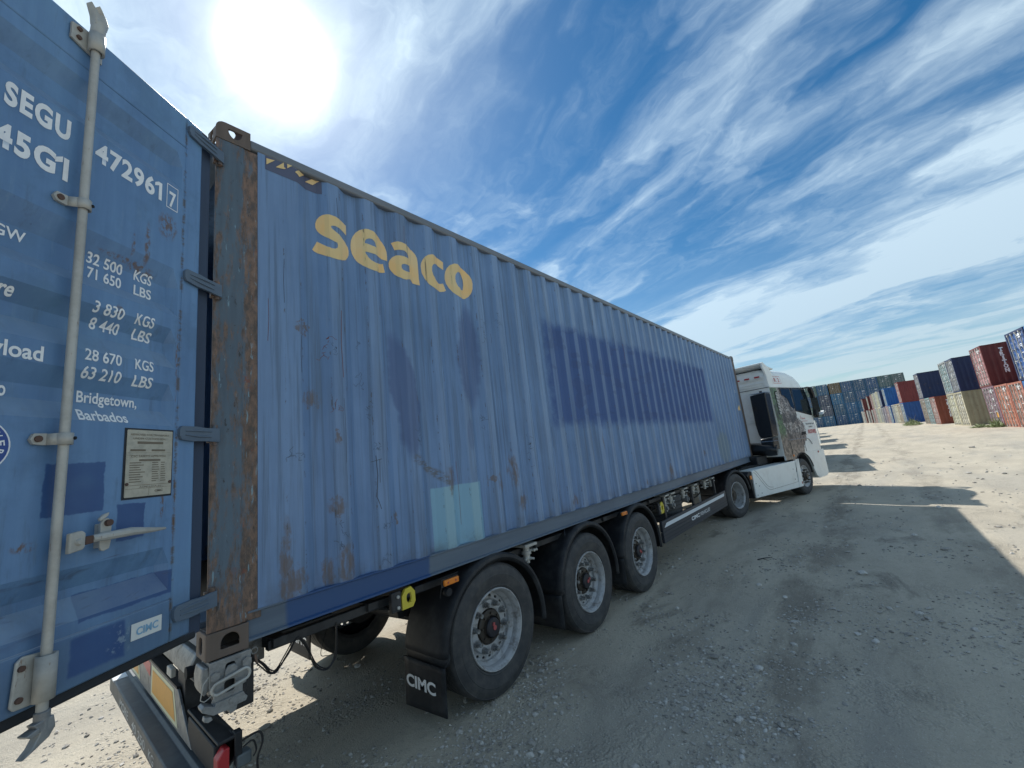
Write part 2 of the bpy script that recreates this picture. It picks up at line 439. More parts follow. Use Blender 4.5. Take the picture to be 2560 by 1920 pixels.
M['bluegap'] = rusty_paint('dark_blue_paint', (.035, .06, .11), (.03, .045, .08), .2, .6)
def galv(t):
    P = t.coord(); n = t.noise(P, 9, 5, .7); s = t.noise(t.scale(P, (60, 60, 12)), 1, 4, .7)
    c = t.mix(n.ss(.35, .7), (.46, .46, .43), (.36, .35, .32)); c = t.mix(s.ss(.62, .72) * .7, c, (.20, .12, .08))
    return dict(color=c, rough=n * .3 + .35, bump=s, bd=.001, bs=.4)
M['rod'] = material('galvanised_lock_rod', (.45, .44, .41), .45, .15, build=galv)
def galv2(t):
    P = t.coord(); n = t.noise(P, 18, 5, .7); r = t.noise(P, 7, 6, .75)
    c = t.mix(n.ss(.35, .7), (.30, .31, .31), (.20, .205, .21)); c = t.mix(r.ss(.56, .64) * .6, c, (.09, .075, .06))
    return dict(color=c, rough=n * .3 + .35, bump=n, bd=.001, bs=.5)
M['lock'] = material('greasy_galvanised_steel', (.28, .28, .28), .45, .35, build=galv2)
M['rustpaint'] = material('brown_rust', (.10, .058, .045), .8)
def worn_print(col, wear=.35):
    def b(t):
        P = t.coord(); n = t.noise(P, 14, 6, .75); v = t.noise(t.scale(P, (22, 22, 3)), 1, 5, .7)
        c = t.mix(n.ss(.35, .75), col, tuple(k * .86 for k in col)); c = t.mix((v.ss(.60, .66)) * wear, c, tuple(k * .55 for k in col))
        return dict(color=c)
    return b
M['white'] = material('white_print', (.70, .76, .80), .5, build=worn_print((.86, .88, .90), .15))
M['yellow'] = material('faded_yellow_print', (.55, .42, .16), .5)
def yel(t):
    P = t.coord(); x, y, z = t.sep(P); n = t.noise(P, 3, 4); v = t.noise(t.scale(P, (40, 40, 5)), 1, 5, .7)
    c = t.mix(n.ss(.35, .65), (.80, .52, .21), (.74, .56, .30)); c = t.mix((1 - y.ss(.012, .02)) * .35, c, (.60, .52, .25))
    ridge = ((x - .835) * (1 / .2785) + .375).frac(); e = (1 - (ridge - .06).abs().ss(.0, .03)) + (1 - (ridge - .69).abs().ss(.0, .03))
    c = t.mix(e.clamp() * v.ss(.52, .60) * .9, c, (.10, .08, .06))
    return dict(color=c)
M['yellow'] = material('faded_yellow_print', (.55, .42, .16), .5, build=yel)
M['darktape'] = material('dark_violet_tape', (.085, .10, .165), .6)
M['sticker'] = material('white_sticker', (.70, .72, .70), .4)
M['cimcblue'] = material('pale_blue_print', (.22, .42, .60), .5)
M['labelblue'] = material('royal_blue_label', (.025, .07, .28), .4)
def plate_m(t):
    P = t.coord(); n = t.noise(P, 25, 5, .7)
    return dict(color=t.mix(n.ss(.35, .75), (.50, .47, .38), (.36, .34, .28)), bump=n, bd=.0006)
M['plate'] = material('aluminium_data_plate', (.5, .47, .38), .4, .2, build=plate_m)
M['plateprint'] = material('worn_brown_print', (.17, .14, .10), .6)
def rub(t):
    P = t.coord(); n = t.noise(P, 8, 5, .7); d = t.noise(P, 60, 3, .6)
    c = t.mix(n.ss(.35, .75), (.036, .038, .042), (.085, .082, .078)); return dict(color=c, rough=n * .2 + .6, bump=d, bd=.001, bs=.3)
M['rubber'] = material('dusty_tyre_rubber', (.03, .03, .03), .75, build=rub)
def plast(t):
    P = t.coord(); n = t.noise(P, 5, 5, .7)
    return dict(color=t.mix(n.ss(.4, .75), (.016, .018, .022), (.050, .051, .053)), rough=n * .25 + .42)
M['plastic'] = material('black_mudguard_plastic', (.02, .02, .025), .45, spec=.3, build=plast)
M['frame'] = material('black_painted_chassis', (.020, .022, .028), .5, build=plast)
def rimm(t):
    P = t.coord(); n = t.noise(P, 14, 5, .7); k = t.noise(P, 4, 4)
    return dict(color=t.mix(n.ss(.45, .72), (.44, .45, .46), (.20, .185, .17)), rough=k * .3 + .3, metal=n * 0 + .15, bump=n, bd=.001, bs=.3)
M['rim'] = material('silver_wheel_rim', (.42, .43, .44), .4, .35, build=rimm)
def rimd(t):
    P = t.coord(); n = t.noise(P, 14, 5, .7)
    return dict(color=t.mix(n.ss(.42, .68), (.30, .29, .27), (.13, .12, .11)), rough=n * .3 + .45)
M['rimdirty'] = material('dirty_grey_wheel_rim', (.3, .3, .3), .5, .2, build=rimd)
M['hub'] = material('oily_brown_hub', (.045, .036, .028), .5)
M['hubcap'] = material('dark_hub_cap', (.022, .022, .028), .5)
M['red'] = material('red_plastic', (.42, .03, .035), .35)
M['hubred'] = material('faded_red_cap', (.38, .08, .08), .5)
M['nut'] = material('steel_wheel_nut', (.26, .26, .26), .45, .4, build=galv2)
M['hole'] = material('dark_opening', (.008, .008, .01), .8)
M['orange'] = material('amber_lens', (.75, .22, .02), .3)
M['reflor'] = material('orange_reflective_sheet', (.72, .36, .05), .45, build=worn_print((.72, .36, .06), .3))
M['reflye'] = material('pale_yellow_reflective_border', (.66, .66, .45), .45)
M['galvbar'] = material('brushed_steel_bar', (.33, .38, .42), .35, .6, build=galv2)
M['steelgrey'] = material('dark_grey_steel', (.060, .075, .085), .45, .3, build=plast)
M['bumper'] = rusty_paint('scuffed_grey_bumper', (.075, .090, .10), (.05, .06, .07), .18, .5)
M['greyprint'] = material('smeared_white_print', (.50, .52, .52), .6, build=worn_print((.5, .52, .52), .8))
M['hookyellow'] = material('yellow_hook_paint', (.60, .50, .05), .45)
M['skirt'] = material('anodised_dark_board', (.050, .056, .070), .4, .3)
M['stripe'] = material('white_stripe', (.68, .72, .76), .4)
M['truckwhite'] = material('white_truck_paint', (.72, .75, .73), .35, build=lambda t: dict(color=t.mix(t.noise(t.coord(), 2.2, 5, .7).ss(.45, .8), (.80, .83, .81), (.66, .67, .64))))
M['glass'] = material('dark_window_glass', (.012, .022, .030), .06, 0, 1.0)
M['blackgloss'] = material('black_gloss_plastic', (.012, .013, .015), .25)
M['chrome'] = material('chrome_trim', (.6, .6, .6), .2, .9)
M['redprint'] = material('red_print', (.50, .06, .06), .5)
M['greytext'] = material('grey_print', (.12, .13, .14), .5)
M['wire'] = material('black_cable', (.012, .012, .014), .5)
M['greybox'] = material('grey_plastic', (.10, .12, .13), .5)
# ------------------------------------------------------------------ ground
def sstep(a, b, x):
    t = min(1, max(0, (x - a) / (b - a))); return t * t * (3 - 2 * t)
def G0(x, y):
    r = math.hypot(x - CAM.x, y - CAM.y)
    z = 1.3 * (1 - math.exp(-max(r - 14, 0) / 60.))
    z += (.055 - .05 * max(-.6, min(2.6, y))) * (1 - sstep(2.0, 3.1, x)) * sstep(-6, -1, x) * sstep(-7, -2, y) * (1 - sstep(3, 8, y))
    return z
def G(x, y):
    z = G0(x, y); r = math.hypot(x - CAM.x, y - CAM.y)
    # long tyre ruts and small humps
    c, s = math.cos(.06), math.sin(.06); u, v = x * c + y * s, y * c - x * s
    k = sstep(.5, 3, r)
    z += k * (.030 * mnoise.noise(Vector((u * .12, v * 1.1, 3))) + .010 * mnoise.noise(Vector((u * .9, v * 2.2, 7))))
    if r > 14: z += .05 * mnoise.noise(Vector((u * .10, v * .45, 11))) * sstep(14, 30, r)
    return z
def ground_mat(t):
    P = t.coord(); x, y, z = t.sep(P)
    big = t.noise(t.scale(P, (.10, .34, 1)), 1.6, 4, .6, .3); mid = t.noise(t.scale(P, (.5, 1, 1)), 1.1, 6, .66)
    fine = t.noise(P, 22, 6, .72); grit = t.voro(P, 48); gr2 = t.voro(P, 120)
    c = t.mix(mid.ss(.34, .66), (.530, .475, .375), (.440, .392, .310))
    c = t.mix(big.ss(.48, .66) * .45, c, (.33, .315, .28))
    st = t.noise(t.scale(P, (.12, .9, 1)), 2.2, 5, .7, .2)
    c = t.mix(st.ss(.54, .72) * .50, c, (.29, .27, .235))
    # damp and oily patches beside the wheels
    dp = t.noise(t.scale(P, (.55, 1.3, 1)), 1.25, 5, .7, .5).ss(.56, .70)
    near = (1 - x.ss(9, 13)) * x.ss(1, 3)
    c = t.mix(dp * near * .55, c, (.120, .105, .088))
    for yc, w_, k_ in ((-1.65, .30, .55), (-3.3, .25, .35), (-.75, .15, .25)):
        yy = y + (t.noise(t.scale(P, (.35, .35, 1)), 1.0, 4, .6) - .5) * 1.3
        b_ = (1 - (yy - yc).abs().ss(w_ * .4, w_ * 1.4)) * t.noise(t.scale(P, (.5, 1.4, 1)), 1.6, 5, .7).ss(.40, .60)
        c = t.mix(b_ * k_, c, (.150, .130, .105))
    # paler crushed stone
    cs = t.noise(P, 1.7, 5, .7).ss(.50, .62)
    g1 = (1 - grit.ss(.0, .42))
    c = t.mix(cs * g1 * .55, c, (.50, .48, .44))
    c = t.mix(fine.ss(.50, .72) * .42, c, (.26, .24, .21))
    spk = t.noise(P, 85, 2, .6)
    c = t.mix(spk.ss(.62, .70) * .5, c, (.66, .63, .58))
    c = t.mix((1 - spk.ss(.30, .38)) * .35, c, (.20, .185, .165))
    return dict(color=c, rough=fine * .1 + .88, bump=fine * .9 + (1 - grit) * cs * 1.1 + mid * 1.2 + (1 - gr2) * .25 + spk * .5, bd=.016, bs=.9)
M['ground'] = material('dusty_gravel_ground', (.32, .3, .26), .95, spec=.2, build=ground_mat)
def build_ground():
    rad = [0.0]; r = .25
    while r < 4200: rad.append(r); r *= 1.034 if r < 160 else 1.12
    rad.append(4200.); na = 340
    vs = []; fs = []
    angs = []
    for i in range(na):
        angs.append(2 * PI * i / na)
    for ri in rad[1:]:
        for a in angs:
            x, y = CAM.x + ri * math.cos(a), CAM.y + ri * math.sin(a); vs.append((x, y, G(x, y)))
    vs.append((CAM.x, CAM.y, G(CAM.x, CAM.y))); cidx = len(vs) - 1
    for i in range(na): fs.append((cidx, i, (i + 1) % na))
    for k in range(len(rad) - 2):
        for i in range(na):
            j = (i + 1) % na; fs.append((k * na + i, (k + 1) * na + i, (k + 1) * na + j, k * na + j))
    me = bpy.data.meshes.new('ground'); me.from_pydata(vs, [], fs); me.materials.append(M['ground'])
    me.polygons.foreach_set('use_smooth', [True] * len(me.polygons))
    o = link('ground', me); o['kind'] = 'structure'
build_ground()

def stone_mat(t):
    P = t.coord(); gi = t.node('ShaderNodeNewGeometry'); r = V(t.t, gi.outputs['Random Per Island'])
    n = t.noise(P, 60, 4, .7)
    c = t.mix(r, (.25, .23, .20), (.60, .57, .52)); c = t.mix(n.ss(.4, .7) * .4, c, (.14, .13, .115))
    return dict(color=c)
M['stone'] = material('loose_gravel_stone', (.35, .33, .3), .85, spec=.3, build=stone_mat)
def scatter_stones():
    rs = np.random.RandomState(3)
    ico = []
    bm = bmesh.new(); bmesh.ops.create_icosphere(bm, subdivisions=1, radius=1); iv = np.array([v.co[:] for v in bm.verts]); fi = [tuple(v.index for v in f.verts) for f in bm.faces]; bm.free()
    vs = []; fs = []; n = 0; tries = 0
    while n < 42000 and tries < 260000:
        tries += 1
        r = 1.0 * math.exp(rs.rand() * math.log(26)); a = YAW + rs.uniform(-1.12, .95) - .12
        x, y = CAM.x + r * math.cos(a), CAM.y + r * math.sin(a)
        if y > 4.2: continue
        d = mnoise.noise(Vector((x * .75, y * 1.1, 5))) + .6 * mnoise.noise(Vector((x * 2.2, y * 2.2, 9)))
        if rs.rand() > .30 + d * 1.15: continue
        s = min(.030, .0044 * math.exp(rs.randn() * .52)) * (1 + r * .07)
        if s < .0012 * r: continue
        if abs(y + 1.55 + .22 * mnoise.noise(Vector((x * .4, 0, 2)))) > .30 and rs.rand() < .25: continue
        q = iv * (1 + rs.uniform(-.28, .28, (12, 1))) * np.array([rs.uniform(.8, 1.5), rs.uniform(.7, 1.1), rs.uniform(.4, .75)]) * s
        th = rs.rand() * 6.28; c_, s_ = math.cos(th), math.sin(th)
        q = q @ np.array([[c_, s_, 0], [-s_, c_, 0], [0, 0, 1]])
        q += np.array([x, y, G(x, y) + s * .22])
        b = len(vs); vs += q.tolist(); fs += [(b + i, b + j, b + k) for i, j, k in fi]; n += 1
    me = bpy.data.meshes.new('gravel_stones'); me.from_pydata(vs, [], fs); me.materials.append(M['stone'])
    o = link('gravel_stones', me); tag(o, 'loose grey gravel stones scattered over the dusty yard', 'gravel', kind='stuff')
scatter_stones()
# a few larger stones one can pick out
rs = random.Random(5)
PB = [(6.1, -2.1, .05), (5.2, -1.15, .03), (4.9, -1.45, .026), (14.6, -5.9, .09), (15.2, -6.1, .06), (8.3, -2.7, .04), (3.2, -1.5, .03), (4.1, -2.2, .028), (10.8, -3.2, .05)]
SL = ['pale stone on shaded gravel beyond the third trailer wheel', 'small stone just right of the third trailer wheel', 'small stone on the gravel beside the middle trailer wheel', 'largest pale stone, on sunlit ground past the shadow edge', 'second pale stone on sunlit ground beside the largest one', 'stone on shaded ground opposite the side board', 'small stone in the foreground shade near the rear wheel', 'small stone in the middle of the foreground shade', 'stone in the shade opposite the drive wheel']
for i, (x, y, s) in enumerate(PB):
    bm = bmesh.new(); bmesh.ops.create_icosphere(bm, subdivisions=2, radius=s)
    for v in bm.verts:
        v.co *= 1 + .35 * mnoise.noise(v.co * (1.2 / s) + Vector((i * 7, 0, 0))); v.co.z *= .6; v.co.x *= 1.3
    me = bpy.data.meshes.new('stone'); bm.to_mesh(me); bm.free(); me.materials.append(M['stone'])
    o = link('stone', me); o.location = (x, y, G(x, y) + s * .25)
    tag(o, SL[i], 'stone', 'larger stones lying on the gravel')

# ------------------------------------------------------------------ the container on the trailer
ZB, CH, CL, CW = 1.045, 2.896, 12.192, 2.438
ZT = ZB + CH
box_ = thing('shipping_container', 'long weathered blue container lettered seaco on the trailer, its right rear door swung open', 'shipping container', (CL / 2, CW / 2, ZB))
PIT, XC, DEP = .2785, .835, .036
def side_folds():
    f = []
    for k in range(-1, 40):
        c = XC + k * PIT
        f += [c - .103, c - .035, c + .035, c + .103]
    return f
SF = side_folds()
def side_y(x):
    k = round((x - XC) / PIT)
    if k < -1 or k > 39: return .006
    d = abs(x - XC - k * PIT)
    if d >= .103: return .006
    if d <= .035: return .006 + DEP
    return .006 + DEP * (.103 - d) / .068
def side_panel(y_of, name):
    mb = MB(); zs = [1.195, 1.6, 2.0, 2.5, 3.0, 3.4, ZT - .09]
    xs = [.22] + SF + [11.98]
    vs = [(x, y_of(side_y(x)), z) for z in zs for x in xs]; n = len(xs)
    fs = [(r * n + i, r * n + i + 1, (r + 1) * n + i + 1, (r + 1) * n + i) for r in range(len(zs) - 1) for i in range(n - 1)]
    mb.add(vs, fs); return mb.obj(name, M['side'], box_, solid=.003, smooth=0)
side_panel(lambda y: y, 'side_panel'); side_panel(lambda y: CW - y, 'side_panel')
def rail(y0, sgn):
    Y = lambda d: y0 + sgn * d
    prof = [(0, 1.205), (.0, 1.197), (.016, 1.190), (.018, 1.083), (.0, 1.076), (.0, 1.066), (.055, 1.066), (.055, 1.205)]
    mb = MB().prism([(Y(a), b) for a, b in prof], .175, CL - .175, 'x'); mb.obj('bottom_rail', M['rail'], box_, smooth=0)
    mb = MB(); a, b = sorted((Y(0), Y(.06))); mb.box(.175, CL - .175, a, b, ZT - .100, ZT - .036); mb.obj('top_rail', M['toprail'], box_, bevel=.012)
rail(0, 1); rail(CW, -1)
# roof, floor, ends
mb = MB(); xs = np.arange(.12, CL - .1, .105)
vs = []; fs = []
for i, x in enumerate(xs):
    z = ZT - .06 + (.018 if (i // 1) % 2 else 0)
    vs += [(x, .055, z), (x, CW - .055, z)]
for i in range(len(xs) - 1): fs.append((2 * i, 2 * i + 2, 2 * i + 3, 2 * i + 1))
mb.add(vs, fs).obj('roof', M['side'], box_, solid=.003, smooth=0)
MB().box(.1, CL - .05, .06, CW - .06, 1.165, 1.20).obj('floor', M['floor'], box_)
mb = MB(); ys = np.linspace(.17, CW - .17, 19); vs = []; fs = []
for i, y in enumerate(ys):
    x = CL - (.05 if i % 4 < 2 else .01); vs += [(x, y, 1.17), (x, y, ZT - .1)]
for i in range(18): fs.append((2 * i, 2 * i + 2, 2 * i + 3, 2 * i + 1))
mb.add(vs, fs).obj('front_wall', M['side'], box_, solid=.003, smooth=0)
for nm, x0, x1, z0, z1 in (('door_header', 0.01, .10, ZT - .15, ZT - .03), ('door_sill', 0.01, .12, 1.07, 1.185), ('front_header', CL - .1, CL - .01, ZT - .13, ZT - .03), ('front_sill', CL - .1, CL - .01, 1.07, 1.19)):
    MB().box(x0, x1, .17, CW - .17, z0, z1).obj(nm, M['rail'], box_, bevel=.006)
# corner posts
def rear_post(y0, s):
    a = lambda d: y0 + s * d
    p = [(0.004, a(.0)), (.138, a(.0)), (.150, a(.007)), (.236, a(.007)), (.236, a(.020)), (.16, a(.022)), (.15, a(.05)), (.045, a(.05)), (.045, a(.014)), (.004, a(.012))]
    MB().prism(p, ZB + .117, ZT - .117, 'z').obj('corner_post', M['post'], box_, bevel=.003, smooth=0)
    b = sorted((a(.0505), a(.13))); MB().box(.046, .12, b[0], b[1], ZB + .117, ZT - .117).obj('inner_post', M['bluegap'], box_)
    # the strip beside the post that the side panel is welded to
    b = sorted((a(.0065), a(.012))); MB().box(.2365, .252, b[0], b[1], 1.19, ZT - .10).obj('weld_strip', M['rail'], box_)
rear_post(0, 1); rear_post(CW, -1)
for y0, s in ((0, 1), (CW, -1)):
    a = lambda d: y0 + s * d
    MB().prism([(CL - .21, a(.006)), (CL - .16, a(0)), (CL - .005, a(0)), (CL, a(.01)), (CL, a(.16)), (CL - .05, a(.16)), (CL - .05, a(.05)), (CL - .21, a(.05))], ZB + .117, ZT - .117, 'z').obj('corner_post', M['casting'], box_, bevel=.004, smooth=0)
def rrect(cx, cz, w, h, r, n=5, flat=None):
    pts = []
    for qx, qz, a in ((1, 1, 0), (-1, 1, 90), (-1, -1, 180), (1, -1, 270)):
        for i in range(n + 1):
            th = R_(a + 90 * i / n); pts.append((cx + qx * (w / 2 - r) + r * math.cos(th), cz + qz * (h / 2 - r) + r * math.sin(th)))
    return pts
def casting(x0, sx, y0, sy, z0, top):
    """hollow corner fitting with its three hand holes; x0,y0,z0 is the outer bottom corner"""
    X = lambda d: x0 + sx * d
    Y = lambda d: y0 + sy * d
    mb = MB(); t = .012
    o = [(X(.0), z0), (X(.178), z0), (X(.178), z0 + .118), (X(0), z0 + .118)]
    if top: o = [(X(0), z0), (X(.178), z0), (X(.178), z0 + .118)] + [(X(.045 - .045 * math.sin(R_(a))), z0 + .118 - .045 + .045 * math.cos(R_(a))) for a in (0, 22, 45, 68, 90)]
    hx, hz = X(.098), z0 + .060
    if top: hole = [(X(.098 + .037 * math.cos(R_(a))), z0 + .085 + .055 * math.sin(R_(a))) for a in range(180, 361, 15)]
    else: hole = [(X(.06), z0 + .035), (X(.138), z0 + .035)] + [(X(.099 + .039 * math.cos(R_(a))), z0 + .058 + .04 * math.sin(R_(a))) for a in range(0, 181, 15)]
    mb.prism(o, Y(0), Y(t), 'y', [hole])
    e = [(Y(t + .001), z0), (Y(.162), z0), (Y(.162), z0 + .118), (Y(t + .001), z0 + (.118 if not top else .075))]
    mb.prism(e, X(.0005), X(t), 'x', [rrect(Y(.088), z0 + .058, .055, .075, .024)])
    zp = z0 if not top else z0 + .106
    mb.prism([(X(.0135) if not top else X(.046), Y(t + .001)), (X(.177), Y(t + .001)), (X(.177), Y(.161)), (X(.0135) if not top else X(.046), Y(.161))], zp + .0005, zp + t, 'z', [[(X(.09 + .03 * math.cos(R_(a))), Y(.09 + .055 * math.sin(R_(a)))) for a in range(0, 360, 20)]])
    if not top:
        zz = z0 + .1055; mb.box(min(X(.014), X(.177)), max(X(.014), X(.177)), min(Y(.014), Y(.161)), max(Y(.014), Y(.161)), zz, zz + .012)
    return mb.obj('corner_casting', M['casting'], box_, bevel=.0035, smooth=30)
for x0, sx in ((0, 1), (CL, -1)):
    for y0, sy in ((0, 1), (CW, -1)):
        casting(x0, sx, y0 - sy * .004, sy, ZB - .004, False); casting(x0, sx, y0 - sy * .004, sy, ZT - .118, True)

# logo painted over the ribs, ghost scrawls
LOGO = {"s":([(0.556,3.313),(0.570,3.343),(0.580,3.363),(0.589,3.383),(0.618,3.368),(0.647,3.353),(0.672,3.348),(0.697,3.352),(0.714,3.365),(0.718,3.384),(0.714,3.403),(0.698,3.405),(0.662,3.412),(0.631,3.427),(0.608,3.442),(0.592,3.462),(0.581,3.484),(0.581,3.513),(0.591,3.546),(0.606,3.570),(0.625,3.587),(0.649,3.596),(0.680,3.599),(0.711,3.599),(0.730,3.591),(0.764,3.588),(0.801,3.582),(0.801,3.544),(0.800,3.505),(0.765,3.515),(0.727,3.521),(0.706,3.526),(0.684,3.521),(0.672,3.512),(0.676,3.500),(0.695,3.488),(0.726,3.473),(0.757,3.457),(0.787,3.442),(0.808,3.418),(0.815,3.387),(0.813,3.356),(0.802,3.329),(0.784,3.305),(0.748,3.285),(0.719,3.278),(0.676,3.277),(0.645,3.281),(0.621,3.289),(0.595,3.297),(0.570,3.304)],[]),
"e":([(0.831,3.443),(0.837,3.483),(0.852,3.519),(0.874,3.554),(0.886,3.566),(0.899,3.578),(0.914,3.585),(0.929,3.592),(0.961,3.599),(0.997,3.598),(1.027,3.588),(1.064,3.575),(1.094,3.552),(1.115,3.523),(1.128,3.487),(1.131,3.448),(1.129,3.410),(1.100,3.409),(1.077,3.409),(1.034,3.410),(1.001,3.412),(0.962,3.411),(0.927,3.409),(0.932,3.391),(0.949,3.367),(0.976,3.352),(1.008,3.344),(1.051,3.356),(1.091,3.374),(1.096,3.340),(1.104,3.307),(1.078,3.297),(1.039,3.280),(0.990,3.277),(0.965,3.279),(0.941,3.281),(0.909,3.297),(0.881,3.318),(0.856,3.346),(0.839,3.374),(0.831,3.409)],[[(0.928,3.484),(0.930,3.498),(0.939,3.511),(0.961,3.525),(0.986,3.528),(1.003,3.518),(1.014,3.498),(1.023,3.473),(0.986,3.474),(0.955,3.477),(0.928,3.476)]]),
"a":([(1.166,3.570),(1.188,3.582),(1.209,3.590),(1.247,3.596),(1.283,3.593),(1.326,3.588),(1.371,3.578),(1.404,3.553),(1.419,3.523),(1.421,3.500),(1.423,3.478),(1.423,3.447),(1.423,3.416),(1.423,3.393),(1.423,3.370),(1.423,3.347),(1.426,3.317),(1.428,3.287),(1.390,3.284),(1.352,3.285),(1.333,3.295),(1.321,3.304),(1.272,3.282),(1.240,3.280),(1.205,3.288),(1.177,3.305),(1.157,3.333),(1.142,3.363),(1.141,3.395),(1.151,3.423),(1.170,3.450),(1.194,3.467),(1.218,3.472),(1.254,3.478),(1.287,3.477),(1.316,3.480),(1.313,3.506),(1.288,3.521),(1.271,3.530),(1.242,3.526),(1.208,3.517),(1.187,3.512),(1.177,3.543)],[[(1.234,3.390),(1.241,3.403),(1.262,3.413),(1.287,3.415),(1.322,3.420),(1.321,3.393),(1.320,3.363),(1.278,3.353),(1.246,3.359),(1.235,3.372)]]),
"c":([(1.444,3.457),(1.449,3.489),(1.464,3.522),(1.483,3.549),(1.495,3.559),(1.512,3.572),(1.534,3.582),(1.555,3.591),(1.588,3.596),(1.646,3.595),(1.674,3.586),(1.703,3.576),(1.700,3.538),(1.698,3.501),(1.662,3.512),(1.625,3.525),(1.591,3.520),(1.555,3.496),(1.543,3.472),(1.540,3.436),(1.551,3.399),(1.574,3.368),(1.621,3.354),(1.652,3.359),(1.682,3.370),(1.696,3.340),(1.710,3.311),(1.684,3.295),(1.644,3.283),(1.599,3.279),(1.565,3.279),(1.545,3.288),(1.521,3.295),(1.496,3.303),(1.481,3.325),(1.467,3.347),(1.458,3.371),(1.448,3.395),(1.446,3.426)],[]),
"o":([(1.708,3.457),(1.715,3.491),(1.723,3.508),(1.731,3.525),(1.744,3.541),(1.758,3.557),(1.777,3.566),(1.804,3.582),(1.841,3.589),(1.878,3.592),(1.921,3.585),(1.947,3.574),(1.973,3.563),(1.992,3.547),(2.007,3.529),(2.023,3.491),(2.028,3.448),(2.025,3.424),(2.023,3.400),(2.016,3.378),(2.008,3.356),(1.995,3.338),(1.982,3.320),(1.955,3.302),(1.928,3.284),(1.877,3.271),(1.836,3.270),(1.811,3.279),(1.786,3.285),(1.766,3.294),(1.750,3.313),(1.734,3.333),(1.724,3.354),(1.713,3.376),(1.706,3.420)],[[(1.804,3.463),(1.814,3.486),(1.837,3.510),(1.878,3.522),(1.910,3.506),(1.919,3.485),(1.926,3.464),(1.926,3.421),(1.920,3.394),(1.914,3.367),(1.875,3.350),(1.827,3.369),(1.805,3.405),(1.801,3.437)]])}
CHEV = [[(0.268,3.823),(0.292,3.828),(0.317,3.834),(0.301,3.815),(0.284,3.797),(0.268,3.778),(0.268,3.800)],[(0.321,3.787),(0.338,3.807),(0.354,3.826),(0.370,3.846),(0.372,3.812),(0.383,3.811),(0.374,3.800),(0.347,3.793)],[(0.391,3.848),(0.422,3.849),(0.407,3.833),(0.392,3.816)],[(0.439,3.813),(0.449,3.825),(0.470,3.844),(0.518,3.850),(0.494,3.823),(0.471,3.797)],[(0.518,3.799),(0.536,3.816),(0.554,3.832),(0.571,3.848),(0.596,3.851),(0.616,3.846),(0.602,3.833),(0.587,3.818),(0.569,3.798),(0.544,3.799)]]
def on_side(d=.0035): return lambda x, z: (x, side_y(x) - d, z)
for ch in 'seaco':
    decal(LOGO[ch], SF, [], on_side(), M['yellow'], box_, 'logo_letter')
for pl in CHEV: decal((pl, []), SF, [], on_side(.006), M['yellow'], box_, 'warning_chevron')
decal(([(.262, 3.745), (.262, 3.842), (.625, 3.842), (.625, 3.745)], []), SF, [], on_side(.003), M['darktape'], box_, 'warning_tape')
# scratched graffiti and pen marks
def scrawl(pts, w, mat, name='scratch_mark'):
    out = []; back = []
    for i, p in enumerate(pts):
        q = pts[min(i + 1, len(pts) - 1)]; r = pts[max(i - 1, 0)]; dx_, dz_ = q[0] - r[0], q[1] - r[1]; L = math.hypot(dx_, dz_) or 1
        out.append((p[0] - dz_ / L * w, p[1] + dx_ / L * w)); back.append((p[0] + dz_ / L * w, p[1] - dx_ / L * w))
    decal((out + back[::-1], []), SF, [], on_side(.0025), mat, box_, name)
M['pen'] = material('dark_pen_scrawl', (.075, .100, .145), .7)
M['redpen'] = material('red_brown_scrawl', (.16, .07, .065), .7)
rg = random.Random(11)
def glyphs(x, z, n, h, mat, vertical=False, w=.0011):
    w = min(w, .0013)
    for i in range(n):
        cx = x + (0 if vertical else i * h * .75); cz = z - (i * h * 1.1 if vertical else 0)
        for _ in range(rg.choice((2, 3))):
            p = [(cx + rg.uniform(-.4, .4) * h, cz + rg.uniform(-.5, .5) * h)]
            for _ in range(3): p.append((p[-1][0] + rg.uniform(-.45, .45) * h, p[-1][1] + rg.uniform(-.45, .45) * h))
            scrawl(p, w, mat)
glyphs(.63, 2.70, 3, .05, M['redpen'], True, .0022); glyphs(.68, 2.66, 2, .04, M['pen'], True)
glyphs(.86, 2.72, 1, .05, M['pen']); glyphs(.86, 2.48, 3, .045, M['pen'], True); glyphs(.90, 2.28, 2, .05, M['pen'], True); glyphs(.92, 1.98, 2, .05, M['pen'])
scrawl([(.93, 1.93), (.935, 1.8), (.925, 1.66), (.95, 1.58)], .0025, M['pen']); scrawl([(.955, 1.9), (.95, 1.75)], .002, M['pen']); scrawl([(.90, 1.89), (.97, 1.905)], .0022, M['pen'])
glyphs(.38, 1.95, 3, .05, M['pen']); glyphs(.67, 1.52, 3, .055, M['pen'], True, .0024); glyphs(.97, 1.48, 2, .05, M['pen']); glyphs(.95, 1.27, 2, .04, M['pen'])
glyphs(.66, 2.25, 2, .05, M['redpen']); glyphs(2.1, 3.1, 4, .05, M['pen'], True); glyphs(2.33, 3.2, 3, .05, M['pen'], True); glyphs(1.30, 2.1, 3, .06, M['pen'], True)
glyphs(2.0, 2.2, 3, .05, M['pen'], True); glyphs(2.6, 2.0, 5, .06, M['pen'], True); glyphs(3.3, 2.0, 3, .06, M['pen'], True); glyphs(1.84, 1.72, 1, .05, M['pen']); glyphs(1.02, 3.32, 3, .028, M['pen'])
for x in (.365, .272, .462, .722, 1.28, 1.66, 2.5, 3.04, 1.0, 2.23, 4.0, 5.1):
    z = 3.75 if x < 1.8 else 3.3
    while z > 1.35:
        L_ = rg.uniform(.05, .5)
        if rg.random() < .26:
            scrawl([(x + rg.uniform(-.004, .004), z), (x + rg.uniform(-.006, .006), z - L_ * .5), (x, z - L_)], rg.uniform(.0010, .0022), rg.choice((M['pen'], M['pen'], M['redpen'])), 'scratch_mark')
        z -= L_ + rg.uniform(.05, .4)
